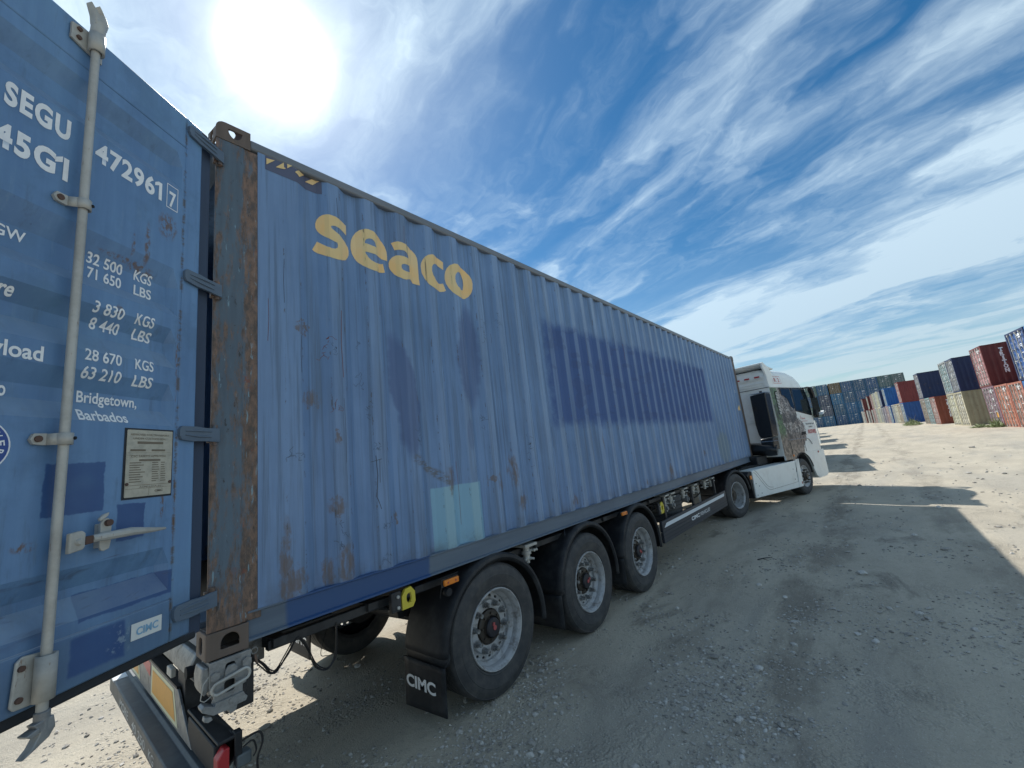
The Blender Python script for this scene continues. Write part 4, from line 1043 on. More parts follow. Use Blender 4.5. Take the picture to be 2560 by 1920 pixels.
# hoses behind the side board
for i, (x0, x1, z0, s) in enumerate(((5.3, 6.4, .80, .10), (5.5, 7.2, .78, .06), (5.8, 6.6, .74, -.05), (6.8, 8.3, .80, .05))):
    MB().tube([(x0 + (x1 - x0) * t / 8, .22 + .03 * i, z0 + s * math.sin(t * PI / 4) - .02 * i) for t in range(9)], .012, 6).obj('air_hose', M['wire'], trailer)
MB().lathe([(.0005, -.28), (.10, -.275), (.125, -.24), (.125, .24), (.10, .275), (.0005, .28)], (6.7, .62, .73), 28, axis='x').obj('air_tank', M['steelgrey'], trailer)
MB().lathe([(.0005, -.28), (.10, -.275), (.125, -.24), (.125, .24), (.10, .275), (.0005, .28)], (7.5, .62, .73), 28, axis='x').obj('air_tank', M['steelgrey'], trailer)
# aluminium side board on brackets
for x in (5.7, 7.0, 8.35): MB().prism([(x - .03, .40), (x + .03, .40), (x + .03, 1.0), (x - .03, 1.0)], .03, .06, 'y').obj('board_bracket', M['frame'], trailer)
for i, (z0, z1) in enumerate(((.557, .704), (.410, .553))):
    mb = MB(); mb.prism([(-.030, z0), (-.030, z1), (-.012, z1), (.01, z1 - .004), (.01, z0 + .004), (-.012, z0)], 5.345, 8.78, 'x')
    bd = mb.obj('side_board', M['skirt'], trailer, bevel=.004, smooth=0)
    for zz in (z0 + .045, z0 + .095): MB().box(5.35, 8.775, -.0325, -.0302, zz, zz + .004).obj('board_groove', M['steelgrey'], bd)
    if i == 0:
        decal(([(5.40, .612), (5.50, .665), (8.66, .665), (8.62, .612)], []), [], [], lambda x, z: (x, -.0345, z), M['stripe'], bd, 'white_stripe')
        lettering('CIMC', .42, .058, lambda a, b: (6.56 + a, -.0345, .505 + b + .0), M['white'], bd, .04)
        lettering('VEHICLES', .56, .058, lambda a, b: (7.02 + a + b * .15, -.0345, .505 + b), M['white'], bd, .01)
        decal(([(6.99, .498), (6.995, .498), (7.012, .570), (7.007, .570)], []), [], [], lambda x, z: (x, -.0345, z), M['white'], bd, 'slash_mark')
# spare wheel slung flat underneath, landing legs
sp = link('spare_wheel', trailer_wheel['tyre'], None); sp.matrix_local = Matrix.Translation((6.45, .55, .56)) @ Matrix.Rotation(R_(90), 4, 'X') @ Matrix.Rotation(0, 4, 'Y')
sp.parent = trailer; sp.matrix_parent_inverse = PINV(trailer); link('rim', trailer_wheel['rim'], sp)
MB().box(6.0, 6.9, .48, .54, .55, .60).obj('spare_carrier', M['frame'], trailer)
for y in (.42, 2.0):
    mb = MB(); mb.box(8.32, 8.45, y - .06, y + .06, .45, .98); mb.box(8.345, 8.425, y - .045, y + .045, .30, .45); mb.prism([(8.26, .285), (8.51, .285), (8.47, .31), (8.30, .31)], y - .1, y + .1, 'y')
    mb.obj('landing_leg', M['rod'] if y < 1 else M['frame'], trailer, bevel=.006)
# -------- rear end
rb = MB(); Y0, Y1 = -.02, 2.36
rb.prism([(-.045, .385), (-.045, .478), (-.038, .486), (.038, .486), (.050, .500), (.085, .500), (.092, .490), (.092, .385), (.078, .385), (.078, .470), (-.030, .470), (-.030, .385)], Y0, Y1, 'y')
bump = rb.obj('rear_bumper', M['bumper'], trailer, bevel=.003, smooth=0)
MB().box(-.046, .036, 2.19, 2.362, .478, .4885).obj('bumper_end_plate', M['stripe'], bump)
lettering('MORE', .34, .052, lambda a, b: (-.0465, 1.86 - a, .405 + b), M['greyprint'], bump, .02)
lettering('40 250', .42, .050, lambda a, b: (-.0465, 1.38 - a, .405 + b), M['greyprint'], bump, .01); lettering('KG', .14, .050, lambda a, b: (-.0465, .86 - a, .405 + b), M['greyprint'], bump, .01)
lp = MB().prism([(.42, .53), (.72, .735), (2.40, .735), (2.40, .53)], .050, .062, 'x'); lpo = lp.obj('lamp_panel', M['galvbar'], trailer, bevel=.002)
MB().box(.048, .11, .74, 2.4, .736, .748).obj('lamp_panel_flange', M['steelgrey'], lpo)
for (ya, yb) in ((1.42, .76), (2.38, 1.86)):
    decal(([(ya, .545), (yb - .06, .545), (yb + .05, .722), (ya, .722)], []), [], [], lambda y, z: (.0485, y, z), M['reflye'], lpo, 'reflector_border')
    decal(([(ya - .035, .567), (yb - .005, .567), (yb + .075, .700), (ya - .035, .700)], []), [], [], lambda y, z: (.0470, y, z), M['reflor'], lpo, 'orange_reflector')
decal(([(1.78, .68), (1.46, .64), (1.46, .725), (1.78, .725)], []), [], [], lambda y, z: (.0480, y, z), M['red'], lpo, 'red_reflector')
MB().prism([(.10, .885), (.02, .895), (-.002, .925), (.0, .99), (.02, 1.028), (.33, 1.030), (.33, .885)], .235, 2.2, 'y').obj('rear_bolster', M['galvbar'], trailer, bevel=.010)
MB().box(-.004, .02, .62, .72, .84, .885).obj('bolster_lug', M['rod'], trailer, bevel=.004)
MB().tube([(-.02, .24, .955), (.03, .24, .955)], .028, 16).obj('bolster_end_pin', M['hole'], trailer)
for y_ in (.74, 1.70): MB().box(.07, .20, y_ - .08, y_ + .08, .52, .84).obj('rear_upright', M['frame'], trailer)
MB().box(.12, .24, .12, 2.3, .74, .96).obj('rear_cross_beam', M['frame'], trailer, bevel=.005)
# corner lock assembly under the right rear casting
y = -.012
body = MB().prism([(.015, 1.035), (.185, 1.035), (.185, .93), (.165, .925), (.165, .90), (.150, .895), (.150, .862), (.035, .862), (.035, .90), (.018, .905), (.015, .93)], y, y + .018, 'y',
                  [rrect(.098, .985, .040, .052, .012), rrect(.096, .912, .044, .050, .012)])
lk = body.obj('corner_lock', M['lock'], trailer, bevel=.002, smooth=0)
MB().box(.03, .17, y + .045, .19, .88, 1.036).obj('lock_housing', M['frame'], lk, bevel=.006)
MB().box(.016, .03, y + .019, .12, .90, 1.034).obj('lock_side_plate', M['lock'], lk, bevel=.002)
MB().prism([(.070, .952), (.075, .985), (.085, 1.002), (.112, 1.002), (.125, .985), (.128, .952)], y - .014, y - .001, 'y').obj('lock_tongue', M['lock'], lk, bevel=.003)
st = [(.040 + .022 * math.cos(R_(a)), .927 + .024 * math.sin(R_(a)) - .0) for a in range(100, 281, 20)] + [(.148 + .022 * math.cos(R_(a)), .947 + .024 * math.sin(R_(a))) for a in range(-80, 101, 20)]
MB().tube([(a, y - .030, b) for a, b in st], .0065, 8, closed=True).obj('pull_loop', M['rod'], lk)
for (bx_, bz, br) in ((.035, .975, .020), (.163, .990, .022), (.108, .845, .020)):
    MB().cyl((bx_, y, bz), (bx_, y - .016, bz), br, 6).obj('lock_bolt', M['nut'], lk); 
MB().prism([(-.008, 1.02), (.014, 1.02), (.020, .99), (.018, .92), (.0, .90), (-.012, .93), (-.015, .98)], .0, .12, 'y').obj('side_cheek', M['galvbar'], lk, bevel=.006)
foot = MB().prism([(.040, .864), (.150, .866), (.160, .845), (.168, .838), (.160, .822), (.125, .822), (.120, .80), (.095, .795), (.090, .815), (.030, .818), (-.012, .848), (-.016, .862), (-.004, .870), (.02, .860), (.035, .850)], y - .012, y + .05, 'y')
foot.obj('lock_foot', M['lock'], lk, bevel=.002, smooth=0)
MB().prism([(.0, .822), (.025, .815), (.030, .800), (.012, .795), (-.004, .805)], y - .006, y + .03, 'y').obj('lock_hook', M['lock'], lk, bevel=.003)
MB().tube([(.010, y - .01, .985), (-.012, y - .02, .965), (-.018, y - .022, .935), (-.022, y - .02, .905), (-.008, y - .02, .893), (.010, y - .015, .897), (.02, y - .01, .903)], .0022, 6).obj('thin_wire', M['rod'], lk)
MB().tube([(.200 + .014 * math.cos(R_(a)), y, 1.022 + .014 * math.sin(R_(a))) for a in range(0, 360, 24)], .0018, 6, closed=True).obj('key_ring', M['nut'], trailer)
MB().tube([(.200, y, 1.006), (.206, y, .985), (.212, y, .958)], [.005, .006, .005], 8).obj('safety_pin', M['post'], trailer)
# black end box with red lamp and plug
MB().add([(.052, .62, .735), (.055, .36, .53), (-.025, -.005, .690), (.128, -.01, .690), (.135, .60, .735), (.135, .36, .70)], [(0, 1, 2), (2, 3, 5), (2, 5, 0), (5, 4, 0)])
mb = MB(); mb.box(.052, .132, -.008, .52, .676, .690); mb.prism([(-.008, .690), (.52, .690), (.36, .55), (.10, .52), (-.008, .60)], .118, .132, 'x'); mb.box(.118, .150, -.012, .03, .60, .70)
mb.obj('lamp_box', M['steelgrey'], trailer, bevel=.004)
MB().prism([(.050, .53), (.050, .62), (.078, .655), (.098, .655), (.098, .53)], -.014, .045, 'y').obj('rear_lamp', M['red'], trailer, bevel=.005)
MB().box(.052, .098, .046, .50, .53, .66).obj('lamp_housing', M['plastic'], trailer, bevel=.006)
MB().box(.128, .190, -.012, .045, .545, .600).obj('plug_socket', M['greybox'], trailer, bevel=.008)
def wire(pts, r=.0035, nm='cable'): MB().tube(smooth_pts(pts), r, 6).obj(nm, M['wire'], trailer)
def smooth_pts(P, k=5):
    P = [Vector(p) for p in P]; out = []
    for i in range(len(P) - 1):
        a, b, c, d = P[max(i - 1, 0)], P[i], P[i + 1], P[min(i + 2, len(P) - 1)]
        for j in range(k):
            t = j / k; out.append(.5 * ((2 * b) + (c - a) * t + (2 * a - 5 * b + 4 * c - d) * t * t + (3 * b - a - 3 * c + d) * t ** 3))
    out.append(P[-1]); return out
cb = [(.19, .98), (.23, .96), (.27, .915), (.33, .85), (.39, .91), (.45, .972), (.50, .90), (.55, .79), (.61, .755), (.66, .81), (.67, .98)]
for i in range(4):
    r_ = random.Random(i); wire([(a + r_.uniform(-.006, .006), .10 + r_.uniform(-.01, .01), b - i * .004 + r_.uniform(-.006, .006)) for a, b in cb], .0032)
wire([(.66, .12, .80), (.70, .3, .74), (.80, .6, .66), (.95, .8, .75), (1.05, .8, .90)], .0025)
wire([(.135, .0, .645), (.18, -.03, .668), (.215, -.04, .665), (.225, -.04, .62), (.205, -.035, .56), (.21, -.03, .50)], .005); wire([(.15, -.02, .63), (.185, -.035, .645), (.20, -.035, .60), (.19, -.03, .575)], .004)
for i in range(5): wire([(.176, .02, .95), (.178 - .006 * i, .01, .90), (.165 - .004 * i, .0, .86), (.152 + .005 * i, .0, .80 + .01 * i)], .004)

# ------------------------------------------------------------------ the tractor unit (local: x forward, y left, z up)
TA = R_(-14.5); TLOC = (9.78, -.03, 0)
tractor = thing('truck_tractor', 'white high-roof truck at the front of the trailer, spotted cat printed on its cab', 'truck', TLOC, rotz=TA)
_pinv.pop(tractor.name, None)          # its parts are modelled in its own space
def tp(nm, mb, mt, par=None, **k): return mb.obj(nm, mt, par or tractor, **k)
for y in (.83, 1.67): tp('chassis_rail', MB().prism([(-.95, .70), (-.95, .90), (4.7, .90), (4.7, .66), (-.6, .66)], y - .035, y + .035, 'y'), M['frame'], bevel=.006)
for x in (-.9, .6, 1.6, 2.6, 4.4): tp('chassis_cross_member', MB().box(x - .04, x + .04, .868, 1.632, .70, .86), M['frame'])
dwh = build_wheel('drive', .475, .29); swh = build_wheel('steer', .475, .33)
place_wheel(dwh, tractor, 0, .0, .476, spin=.4); place_wheel(dwh, tractor, 0, 2.5, .476, True)
for y, f in ((.33, False), (2.17, True)):
    w = link('inner_tyre', dwh['tyre'], None); w.matrix_local = Matrix.Translation((0, y, .476)) @ Matrix.Rotation(PI if f else 0, 4, 'Z'); w.parent = tractor
place_wheel(swh, tractor, 3.68, .02, .48, spin=.2); place_wheel(swh, tractor, 3.68, 2.48, .48, True)
tp('axle', MB().cyl((0, .5, .476), (0, 2.0, .476), .09, 16), M['frame']); tp('axle', MB().cyl((3.68, .3, .44), (3.68, 2.2, .44), .06, 12), M['frame'])
tp('brake_drum', MB().cyl((3.68, .30, .48), (3.68, .42, .48), .2, 20), M['frame']); tp('differential', MB().lathe([(.0005, -.2), (.16, -.15), (.2, 0), (.16, .15), (.0005, .2)], (0, 1.25, .476), 20, axis='x'), M['frame'])
tp('fifth_wheel', MB().lathe([(.0005, 0), (.46, 0), (.46, .05), (.0005, .05)], (.55, 1.25, .925), 36, axis='z'), M['lock'])
for y0, s in ((.0, 1), (2.5, -1)):
    g_ = MB().lathe([(.505, .01), (.535, -.004), (.558, .002), (.566, .02), (.568, .60), (.56, .62)], (0.02, y0, .455), 40, R_(8), R_(172), 'y', s); tp('drive_mudguard', g_, M['steelgrey'], solid=.008)
    t_ = MB(); a, b = sorted((y0 + s * .0, y0 + s * .60)); t_.box(-.575, -.560, a, b, .24, .53); tp('drive_mudguard', t_, M['steelgrey'], bevel=.006)
    # white tank fairing
    Y = lambda d: y0 + s * d
    o = [(.765, .300), (.80, .905), (.83, .925), (3.185, .940), (3.205, .92), (3.14, .262), (3.10, .250)]
    sk = tp('side_fairing', MB().prism(o, Y(0), Y(.035), 'y'), M['truckwhite'], bevel=.010, smooth=0)
    tp('fairing_top', MB().prism([(.80, .895), (.80, .925), (3.19, .940), (3.19, .91)], Y(.037), Y(.36), 'y'), M['truckwhite'], sk, bevel=.006)
    tp('fairing_front_strip', MB().prism([(3.200, .256), (3.112, .256), (3.180, .930), (3.21, .965), (3.40, .975), (3.385, .60), (3.36, .258)], Y(-.010), Y(.06), 'y'), M['truckwhite'], sk, bevel=.010, smooth=0)
    gr = [(.86, .88), (.98, .80), (1.30, .50), (1.46, .42), (1.62, .395), (3.02, .400), (3.10, .43), (3.14, .60), (3.16, .90)]
    tp('fairing_groove', MB().tube(smooth_pts([(a, Y(-.001), b) for a, b in gr]), .004, 6), M['rimdirty'], sk)
    tp('fairing_groove', MB().tube(smooth_pts([(a + .05, Y(-.001), b + .045) for a, b in gr[:5]]), .004, 6), M['rimdirty'], sk)
    for a, b in ((1.0, .55), (1.05, .38), (2.95, .74), (2.95, .48), (.86, .62), (.84, .36)): tp('fairing_screw', MB().cyl((a, Y(-.001), b), (a, Y(-.008), b), .010, 8), M['hole'], sk)
    tp('rear_edge_bracket', MB().prism([(.56, .83), (.64, .90), (.775, .91), (.735, .31), (.715, .30), (.66, .70), (.60, .79)], Y(.02), Y(.30), 'y'), M['plastic'], bevel=.006)
    tp('marker_lamp', MB().box(.665, .745, Y(.0) if s > 0 else Y(.02), Y(.02) if s > 0 else Y(0), .735, .82), M['orange'], bevel=.006)
    tp('marker_lamp', MB().box(3.285, 3.325, min(Y(-.02), Y(-.012)), max(Y(-.02), Y(-.012)), .32, .38), M['hubred'], bevel=.003)
    tp('fuel_tank', MB().prism(rrect(.33, .62, .56, .56, .12), .85, 3.1, 'x') if s > 0 else MB().prism(rrect(2.17, .62, .56, .56, .12), .85, 3.1, 'x'), M['galvbar'], smooth=30)
tp('deck_plate', MB().box(1.0, 2.3, .45, 2.05, .93, .945), M['galvbar'])
for i in range(6): tp('deck_pipe', MB().tube([(1.0, .36 + .05 * i, .952), (1.7, .40 + .05 * i, .958 + .01 * (i % 2)), (2.3, .36 + .06 * i, .955)], .014, 6), M['chrome'] if i % 2 else M['wire'])
# cab body: lofted plan outlines
def outline(s0, s1, hw, rf, rr, n=6):
    p = []
    for cx, cy, r, a in ((s1 - rf, hw - rf, rf, 0), (s0 + rr, hw - rr, rr, 90), (s0 + rr, -hw + rr, rr, 180), (s1 - rf, -hw + rf, rf, 270)):
        for i in range(n + 1):
            th = R_(a + 90 * i / n); p.append((cx + r * math.cos(th), 1.25 + cy + r * math.sin(th)))
    return p
def loft(levels, nm, mt, cap=True, par=None, **k):
    vs = []; fs = []; n = None
    for z, *a in levels:
        o = outline(*a); n = len(o); vs += [(x, y, z) for x, y in o]
    for j in range(len(levels) - 1):
        for i in range(n): q = (i + 1) % n; fs.append((j * n + i, j * n + q, (j + 1) * n + q, (j + 1) * n + i))
    if cap: fs.append(tuple(range(n - 1, -1, -1))); fs.append(tuple((len(levels) - 1) * n + i for i in range(n)))
    return tp(nm, MB().add(vs, fs), mt, par, **k)
def cab_print(t):
    """foliage and a spotted coat printed on the rear half of the cab side, fading into the white paint"""
    P = t.coord(); x, y, z = t.sep(P)
    w = t.mix(t.noise(P, 2.2, 5, .7).ss(.35, .8), (.80, .83, .81), (.68, .69, .66))
    wob = (t.noise(P, 4, 6, .72) - .5) * .9
    region = (1 - (x - (1 - ((z - 1.65) * (1 / .45)).pow(2.0)).max(0.0) * .38 + wob * .8).ss(3.90, 4.02)) * (1 - z.ss(2.93, 2.96)) * x.ss(2.72, 2.73)
    green = t.mix(t.noise(P, 16, 6, .75).ss(.42, .58), (.012, .035, .014), (.12, .22, .09))
    fur = t.mix(t.noise(t.scale(P, (1, 1, 1.6)), 5, 7, .78).ss(.42, .58), (.52, .48, .44), (.17, .13, .11))
    sp1 = t.noise(P, 11, 3, .5, 1.6).ss(.53, .56); fur = t.mix(sp1 * .95, fur, (.012, .011, .012)); fur = t.mix(t.noise(t.scale(P, (1, 1, 2.0)), 9, 5, .7).ss(.60, .66) * .9, fur, (.75, .74, .72))
    cat = (x + wob * .55 - (z - 2.2).abs() * .10).ss(2.98, 3.06)
    pic = t.mix(cat, green, fur)
    brown = t.mix(t.noise(P, 9, 6, .75).ss(.42, .58), (.055, .040, .034), (.28, .22, .18))
    pic = t.mix((1 - (z + wob * .5).ss(1.50, 1.75)), pic, brown)
    pic = t.mix(t.noise(P, 2.6, 3, .6).ss(.52, .60) * .8, pic, (.020, .017, .016))
    return dict(color=t.mix(region * .95, w, pic))
M['cabpaint'] = material('white_cab_paint_with_animal_print', (.72, .75, .73), .28, build=cab_print)
body = loft([(1.10, 2.72, 5.22, 1.235, .10, .03), (1.5, 2.72, 5.24, 1.24, .14, .03), (2.15, 2.72, 5.20, 1.24, .18, .03), (2.55, 2.72, 5.08, 1.235, .20, .03), (2.95, 2.72, 4.96, 1.225, .20, .03)], 'cab_body', M['cabpaint'], smooth=40)
roof = loft([(2.965, 2.72, 4.98, 1.225, .24, .04), (3.10, 2.73, 4.90, 1.21, .26, .05), (3.28, 2.74, 4.72, 1.18, .30, .06), (3.40, 2.76, 4.42, 1.13, .32, .10), (3.47, 2.80, 4.10, 1.05, .34, .12), (3.50, 2.9, 3.7, .9, .3, .12)], 'high_roof', M['truckwhite'], smooth=50)
for z in (3.02, 3.09, 3.20, 3.24): tp('rear_rib', MB().box(2.700, 2.722, .14, 2.36, z, z + .012), M['truckwhite'], roof, bevel=.004)
for z in (2.02, 2.06, 2.12): tp('rear_rib', MB().box(2.700, 2.722, .5, 2.36, z, z + .010), M['truckwhite'], body, bevel=.004)
tp('rear_seam', MB().box(2.706, 2.724, .03, 2.47, 2.952, 2.964), M['hole'], body)
for i in range(5):
    t0 = .225 + i * .27 * 1.0; tp('red_marker_strip', MB().box(2.698, 2.72, t0, t0 + .13, 3.262, 3.300), M['red'], roof)
# roof deflector: two fins and a curved top, open at the back
fin = [(2.60, 3.50), (2.60, 3.64), (2.66, 3.655), (2.95, 3.50), (3.05, 3.30), (2.98, 2.985), (2.735, 2.985), (2.70, 3.30)]
for y in (.035, 2.42): tp('deflector_fin', MB().prism(fin, y, y + .05, 'y'), M['truckwhite'], bevel=.012, smooth=0)
tp('deflector_top', MB().prism([(2.60, 3.600), (2.60, 3.642), (2.68, 3.656), (3.00, 3.56), (3.35, 3.50), (3.30, 3.47), (2.98, 3.52)], .086, 2.415, 'y'), M['truckwhite'], bevel=.008)
tp('deflector_underside', MB().box(2.95, 2.97, .09, 2.41, 3.35, 3.53), M['inner'])
# rear underside of the cab
tp('engine_cover', MB().prism([(.42, 1.94), (.42, 1.60), (.60, 1.68), (.75, 1.86), (1.7, 1.86), (1.9, 1.68), (2.1, 1.6), (2.1, 1.94)], 2.725, 2.80, 'x'), M['truckwhite'], bevel=.006)
tp('engine', MB().box(2.85, 4.3, .75, 1.75, .6, 1.5), M['frame'])
tp('cab_floor_shadow_plate', MB().box(2.74, 5.0, .1, 2.4, 1.06, 1.095), M['plastic'])
ai = tp('air_intake', MB().prism([(.025, 2.80), (.42, 2.775), (.425, 1.95), (.40, 1.72), (.36, 1.62), (.05, 1.64), (.03, 1.95)], 2.36, 2.665, 'x'), M['blackgloss'], bevel=.020, smooth=0)
tp('intake_lid', MB().box(2.345, 2.67, .02, .43, 2.803, 2.818), M['chrome'], ai); tp('intake_knob', MB().cyl((2.5, .18, 2.818), (2.5, .18, 2.87), .035, 12), M['plastic'], ai)
tp('intake_elbow', MB().prism([(.05, 1.615), (.37, 1.600), (.38, 1.36), (.36, 1.30), (.06, 1.30)], 2.33, 2.64, 'x'), M['blackgloss'], ai, bevel=.02)
tp('intake_clamp', MB().box(2.325, 2.645, .045, .385, 1.52, 1.535), M['chrome'], ai)
tp('intake_barrel', MB().tube([(2.40, 1.15, 1.33), (2.40, .85, 1.36), (2.40, .5, 1.34), (2.42, .20, 1.30), (2.46, .06, 1.28)], [.15, .17, .16, .16, .13], 20), M['blackgloss'])
tp('rear_equipment_box', MB().box(1.9, 2.45, .35, 1.1, .96, 1.17), M['plastic'], bevel=.02)
for i in range(4): tp('coiled_hose', MB().tube([(2.55, .9 + .1 * i, 1.6), (2.1 - .1 * i, 1.0 + .1 * i, 1.25 - .05 * i), (1.5, 1.1, 1.05)], .018, 6), M['wire'])
# side details
S_ = -.006
for side in (0, 1):
    Y = (lambda d: .010 + d) if side == 0 else (lambda d: 2.490 - d)
    def sp_(nm, o, d0, d1, mt, par=body, bv=.003, holes=()): return tp(nm, MB().prism(o, Y(d0), Y(d1), 'y', holes), mt, par, bevel=bv, smooth=0)
    sp_('door_frame_band', [(3.24, 2.935), (4.93, 2.945), (4.95, 2.915), (3.24, 2.905)], -.006, .012, M['blackgloss'])
    sp_('quarter_window', [(3.28, 2.90), (3.88, 2.905), (3.94, 2.36), (3.90, 2.32), (3.72, 2.40), (3.60, 2.62), (3.46, 2.70), (3.30, 2.72)], -.004, .012, M['glass'])
    dw = sp_('side_window', [(4.04, 2.895), (4.88, 2.88), (5.00, 2.50), (5.03, 2.16), (4.94, 2.155), (4.02, 2.285)], -.005, .012, M['glass'])
    sp_('window_surround', [(3.955, 2.91), (4.92, 2.905), (5.04, 2.50), (5.07, 2.12), (4.95, 2.115), (3.96, 2.26)], -.003, .010, M['blackgloss'], holes=[[(4.03, 2.885), (4.87, 2.87), (4.99, 2.50), (5.015, 2.165), (4.935, 2.165), (4.03, 2.29)]])
    for i in range(15):
        z = 2.20 + i * .041; sp_('louvre_slat', [(2.93 + (2.8 - z) * .02, z), (3.03 + (2.8 - z) * .02, z + .004), (3.03 + (2.8 - z) * .02, z + .022), (2.93 + (2.8 - z) * .02, z + .018)], -.014, .006, M['truckwhite'])
    sp_('louvre_recess', [(2.915, 2.17), (3.05, 2.18), (3.045, 2.84), (2.915, 2.83)], -.001, .006, M['hole'], bv=0)
    for o in ([(3.90, 1.42), (3.914, 1.42), (3.959, 2.25), (3.945, 2.25)], [(3.19, 1.11), (3.204, 1.11), (3.197, 1.42), (3.183, 1.42)], [(4.10, 1.12), (4.114, 1.12), (4.067, 1.42), (4.053, 1.42)]): sp_('panel_gap', o, -.0015, .006, M['hole'], bv=0)
    tp('chrome_strip', MB().tube(smooth_pts([(3.08, Y(-.012), 1.490), (3.6, Y(-.012), 1.488), (4.25, Y(-.012), 1.477), (4.45, Y(-.012), 1.40), (4.55, Y(-.012), 1.29)]), .010, 6), M['chrome'], body)
    sp_('door_handle', [(4.02, 1.58), (4.30, 1.59), (4.32, 1.67), (4.04, 1.66)], -.010, .006, M['hole'])
    # wheel arch, step box and front corner
    Y2 = (lambda d: .0 + d) if side == 0 else (lambda d: 2.5 - d)
    arch = [(3.72 + .60 * math.cos(R_(a)), .52 + .585 * math.sin(R_(a))) for a in range(168, 11, -8)]
    o = [(2.72, 1.098), (2.72, .985), (3.08, .985)] + arch[2:-1] + [(4.42, .42), (4.62, .33), (5.20, .36), (5.28, .44), (5.285, 1.098)]
    tp('bumper_side', MB().prism(o, Y2(.008), Y2(.05), 'y'), M['cabpaint'], bevel=.010, smooth=0)
    tp('arch_liner', MB().lathe([(.585, .05), (.585, .62)], (3.72, Y2(0), .52), 30, R_(0), R_(180), 'y', 1 if side == 0 else -1), M['plastic'], solid=.01)
    tp('arch_lip', MB().tube([(p[0], Y2(.0), p[1]) for p in arch], .012, 6), M['plastic'])
    tp('step_lamp', MB().box(3.17, 3.24, min(Y2(-.004), Y2(.01)), max(Y2(-.004), Y2(.01)), 1.05, 1.10), M['orange'], bevel=.004)
    tp('side_repeater', MB().lathe([(.0005, -.012), (.028, -.006), (.03, .01)], (4.86, Y2(0), 1.05), 16), M['hubred'])
    tp('door_step', MB().box(2.75, 3.12, min(Y2(.02), Y2(.3)), max(Y2(.02), Y2(.3)), .80, .83), M['plastic'])
    # mirrors
    f = -1 if side == 0 else 1; ym = Y2(0)
    mo = [(5.02, 2.95), (5.10, 2.94), (5.16, 2.82), (5.19, 2.45), (5.17, 2.14), (5.12, 2.03), (5.06, 2.02), (5.02, 2.10), (5.09, 2.35), (5.09, 2.72), (5.02, 2.86)]
    a, b = sorted((ym + f * .02, ym + f * .15)); tp('mirror_housing', MB().prism(mo, a, b, 'y'), M['blackgloss'], bevel=.03, smooth=30)
    tp('mirror_glass', MB().box(5.065, 5.075, ym + f * .22 if f < 0 else ym + .06, ym + f * .06 if f < 0 else ym + .22, 2.18, 2.62), M['glass'])
    tp('mirror_arm', MB().tube([(4.80, ym, 2.93), (4.98, ym + f * .06, 2.95), (5.10, ym + f * .12, 2.92)], .022, 8), M['blackgloss']); tp('mirror_arm', MB().tube([(5.10, ym, 2.10), (5.15, ym + f * .10, 2.08)], .02, 8), M['blackgloss'])
    tp('mirror_cover', MB().prism([(5.10, 2.10), (5.22, 2.14), (5.25, 2.22), (5.18, 2.19)], ym + f * .255, ym + f * .04, 'y'), M['truckwhite'], bevel=.005)
loft([(.34, 4.55, 5.24, 1.235, .12, .02), (.60, 4.5, 5.30, 1.24, .14, .02), (1.098, 4.45, 5.285, 1.235, .12, .02)], 'front_bumper', M['truckwhite'], smooth=40)
tp('windscreen', MB().add([(5.065, .18, 2.93 - .05), (5.065, 2.32, 2.88), (5.215, 2.35, 2.10), (5.215, .15, 2.10)], [(0, 1, 2, 3)]), M['glass'], body)
tp('front_edge_trim', MB().tube([(5.27, .06, 1.95), (5.31, .05, 1.6), (5.30, .05, 1.25)], .018, 6), M['truckwhite'], body)
tp('roof_trim', MB().box(2.74, 4.86, .012, .02, 2.948, 2.972), M['truckwhite'], roof)
for x in (3.1, 3.6, 4.2): tp('roof_lamp', MB().lathe([(.02, 0), (.018, .03), (.0005, .035)], (x, .35, 3.475), 10, axis='z'), M['plastic'], roof)
RS = lambda z: .018 if z < 3.0 else (.022 + (z - 2.965) * .13)
def rtext(tx, x, z, w, h, mt, bold=.01): lettering(tx, w, h, lambda a, b: (x + a, (RS(z + b) if z > 2.97 else .0095) - .007, z + b), mt, roof if z > 2.97 else body, bold)
rtext('R', 3.13, 3.105, .11, .125, M['redprint']); rtext('2', 3.34, 3.105, .09, .125, M['redprint'])
for (x0, x1, z0, z1) in ((3.03, 3.52, 3.06, 3.068), (3.03, 3.52, 3.268, 3.276), (3.03, 3.038, 3.068, 3.268), (3.512, 3.52, 3.068, 3.268), (3.275, 3.28, 3.068, 3.268)):
    decal(([(x0, z0), (x1, z0), (x1, z1), (x0, z1)], []), [], [], lambda x, z: (x, RS(z) - .007, z), M['redprint'], roof, 'number_frame')
rtext('ЛЕОПАРД', 4.47, 1.60, .56, .10, M['redprint'], .03); rtext('ТРАНСПОРТНАЯ', 4.43, 1.852, .58, .040, M['greytext'], .03); rtext('ГРУППА', 4.60, 1.765, .26, .040, M['greytext'], .03)
rtext('Kuma', 4.26, 2.02, .22, .05, M['redprint'], .01)
decal(([(4.20, 1.96), (4.62, 1.955), (4.62, 1.962), (4.20, 1.967)], []), [], [], lambda x, z: (x, .0025, z), M['redprint'], body, 'logo_line')
decal(([(4.17, 2.02), (4.20, 2.13), (4.215, 2.13), (4.185, 2.02)], []), [], [], lambda x, z: (x, .0025, z), M['redprint'], body, 'logo_line')
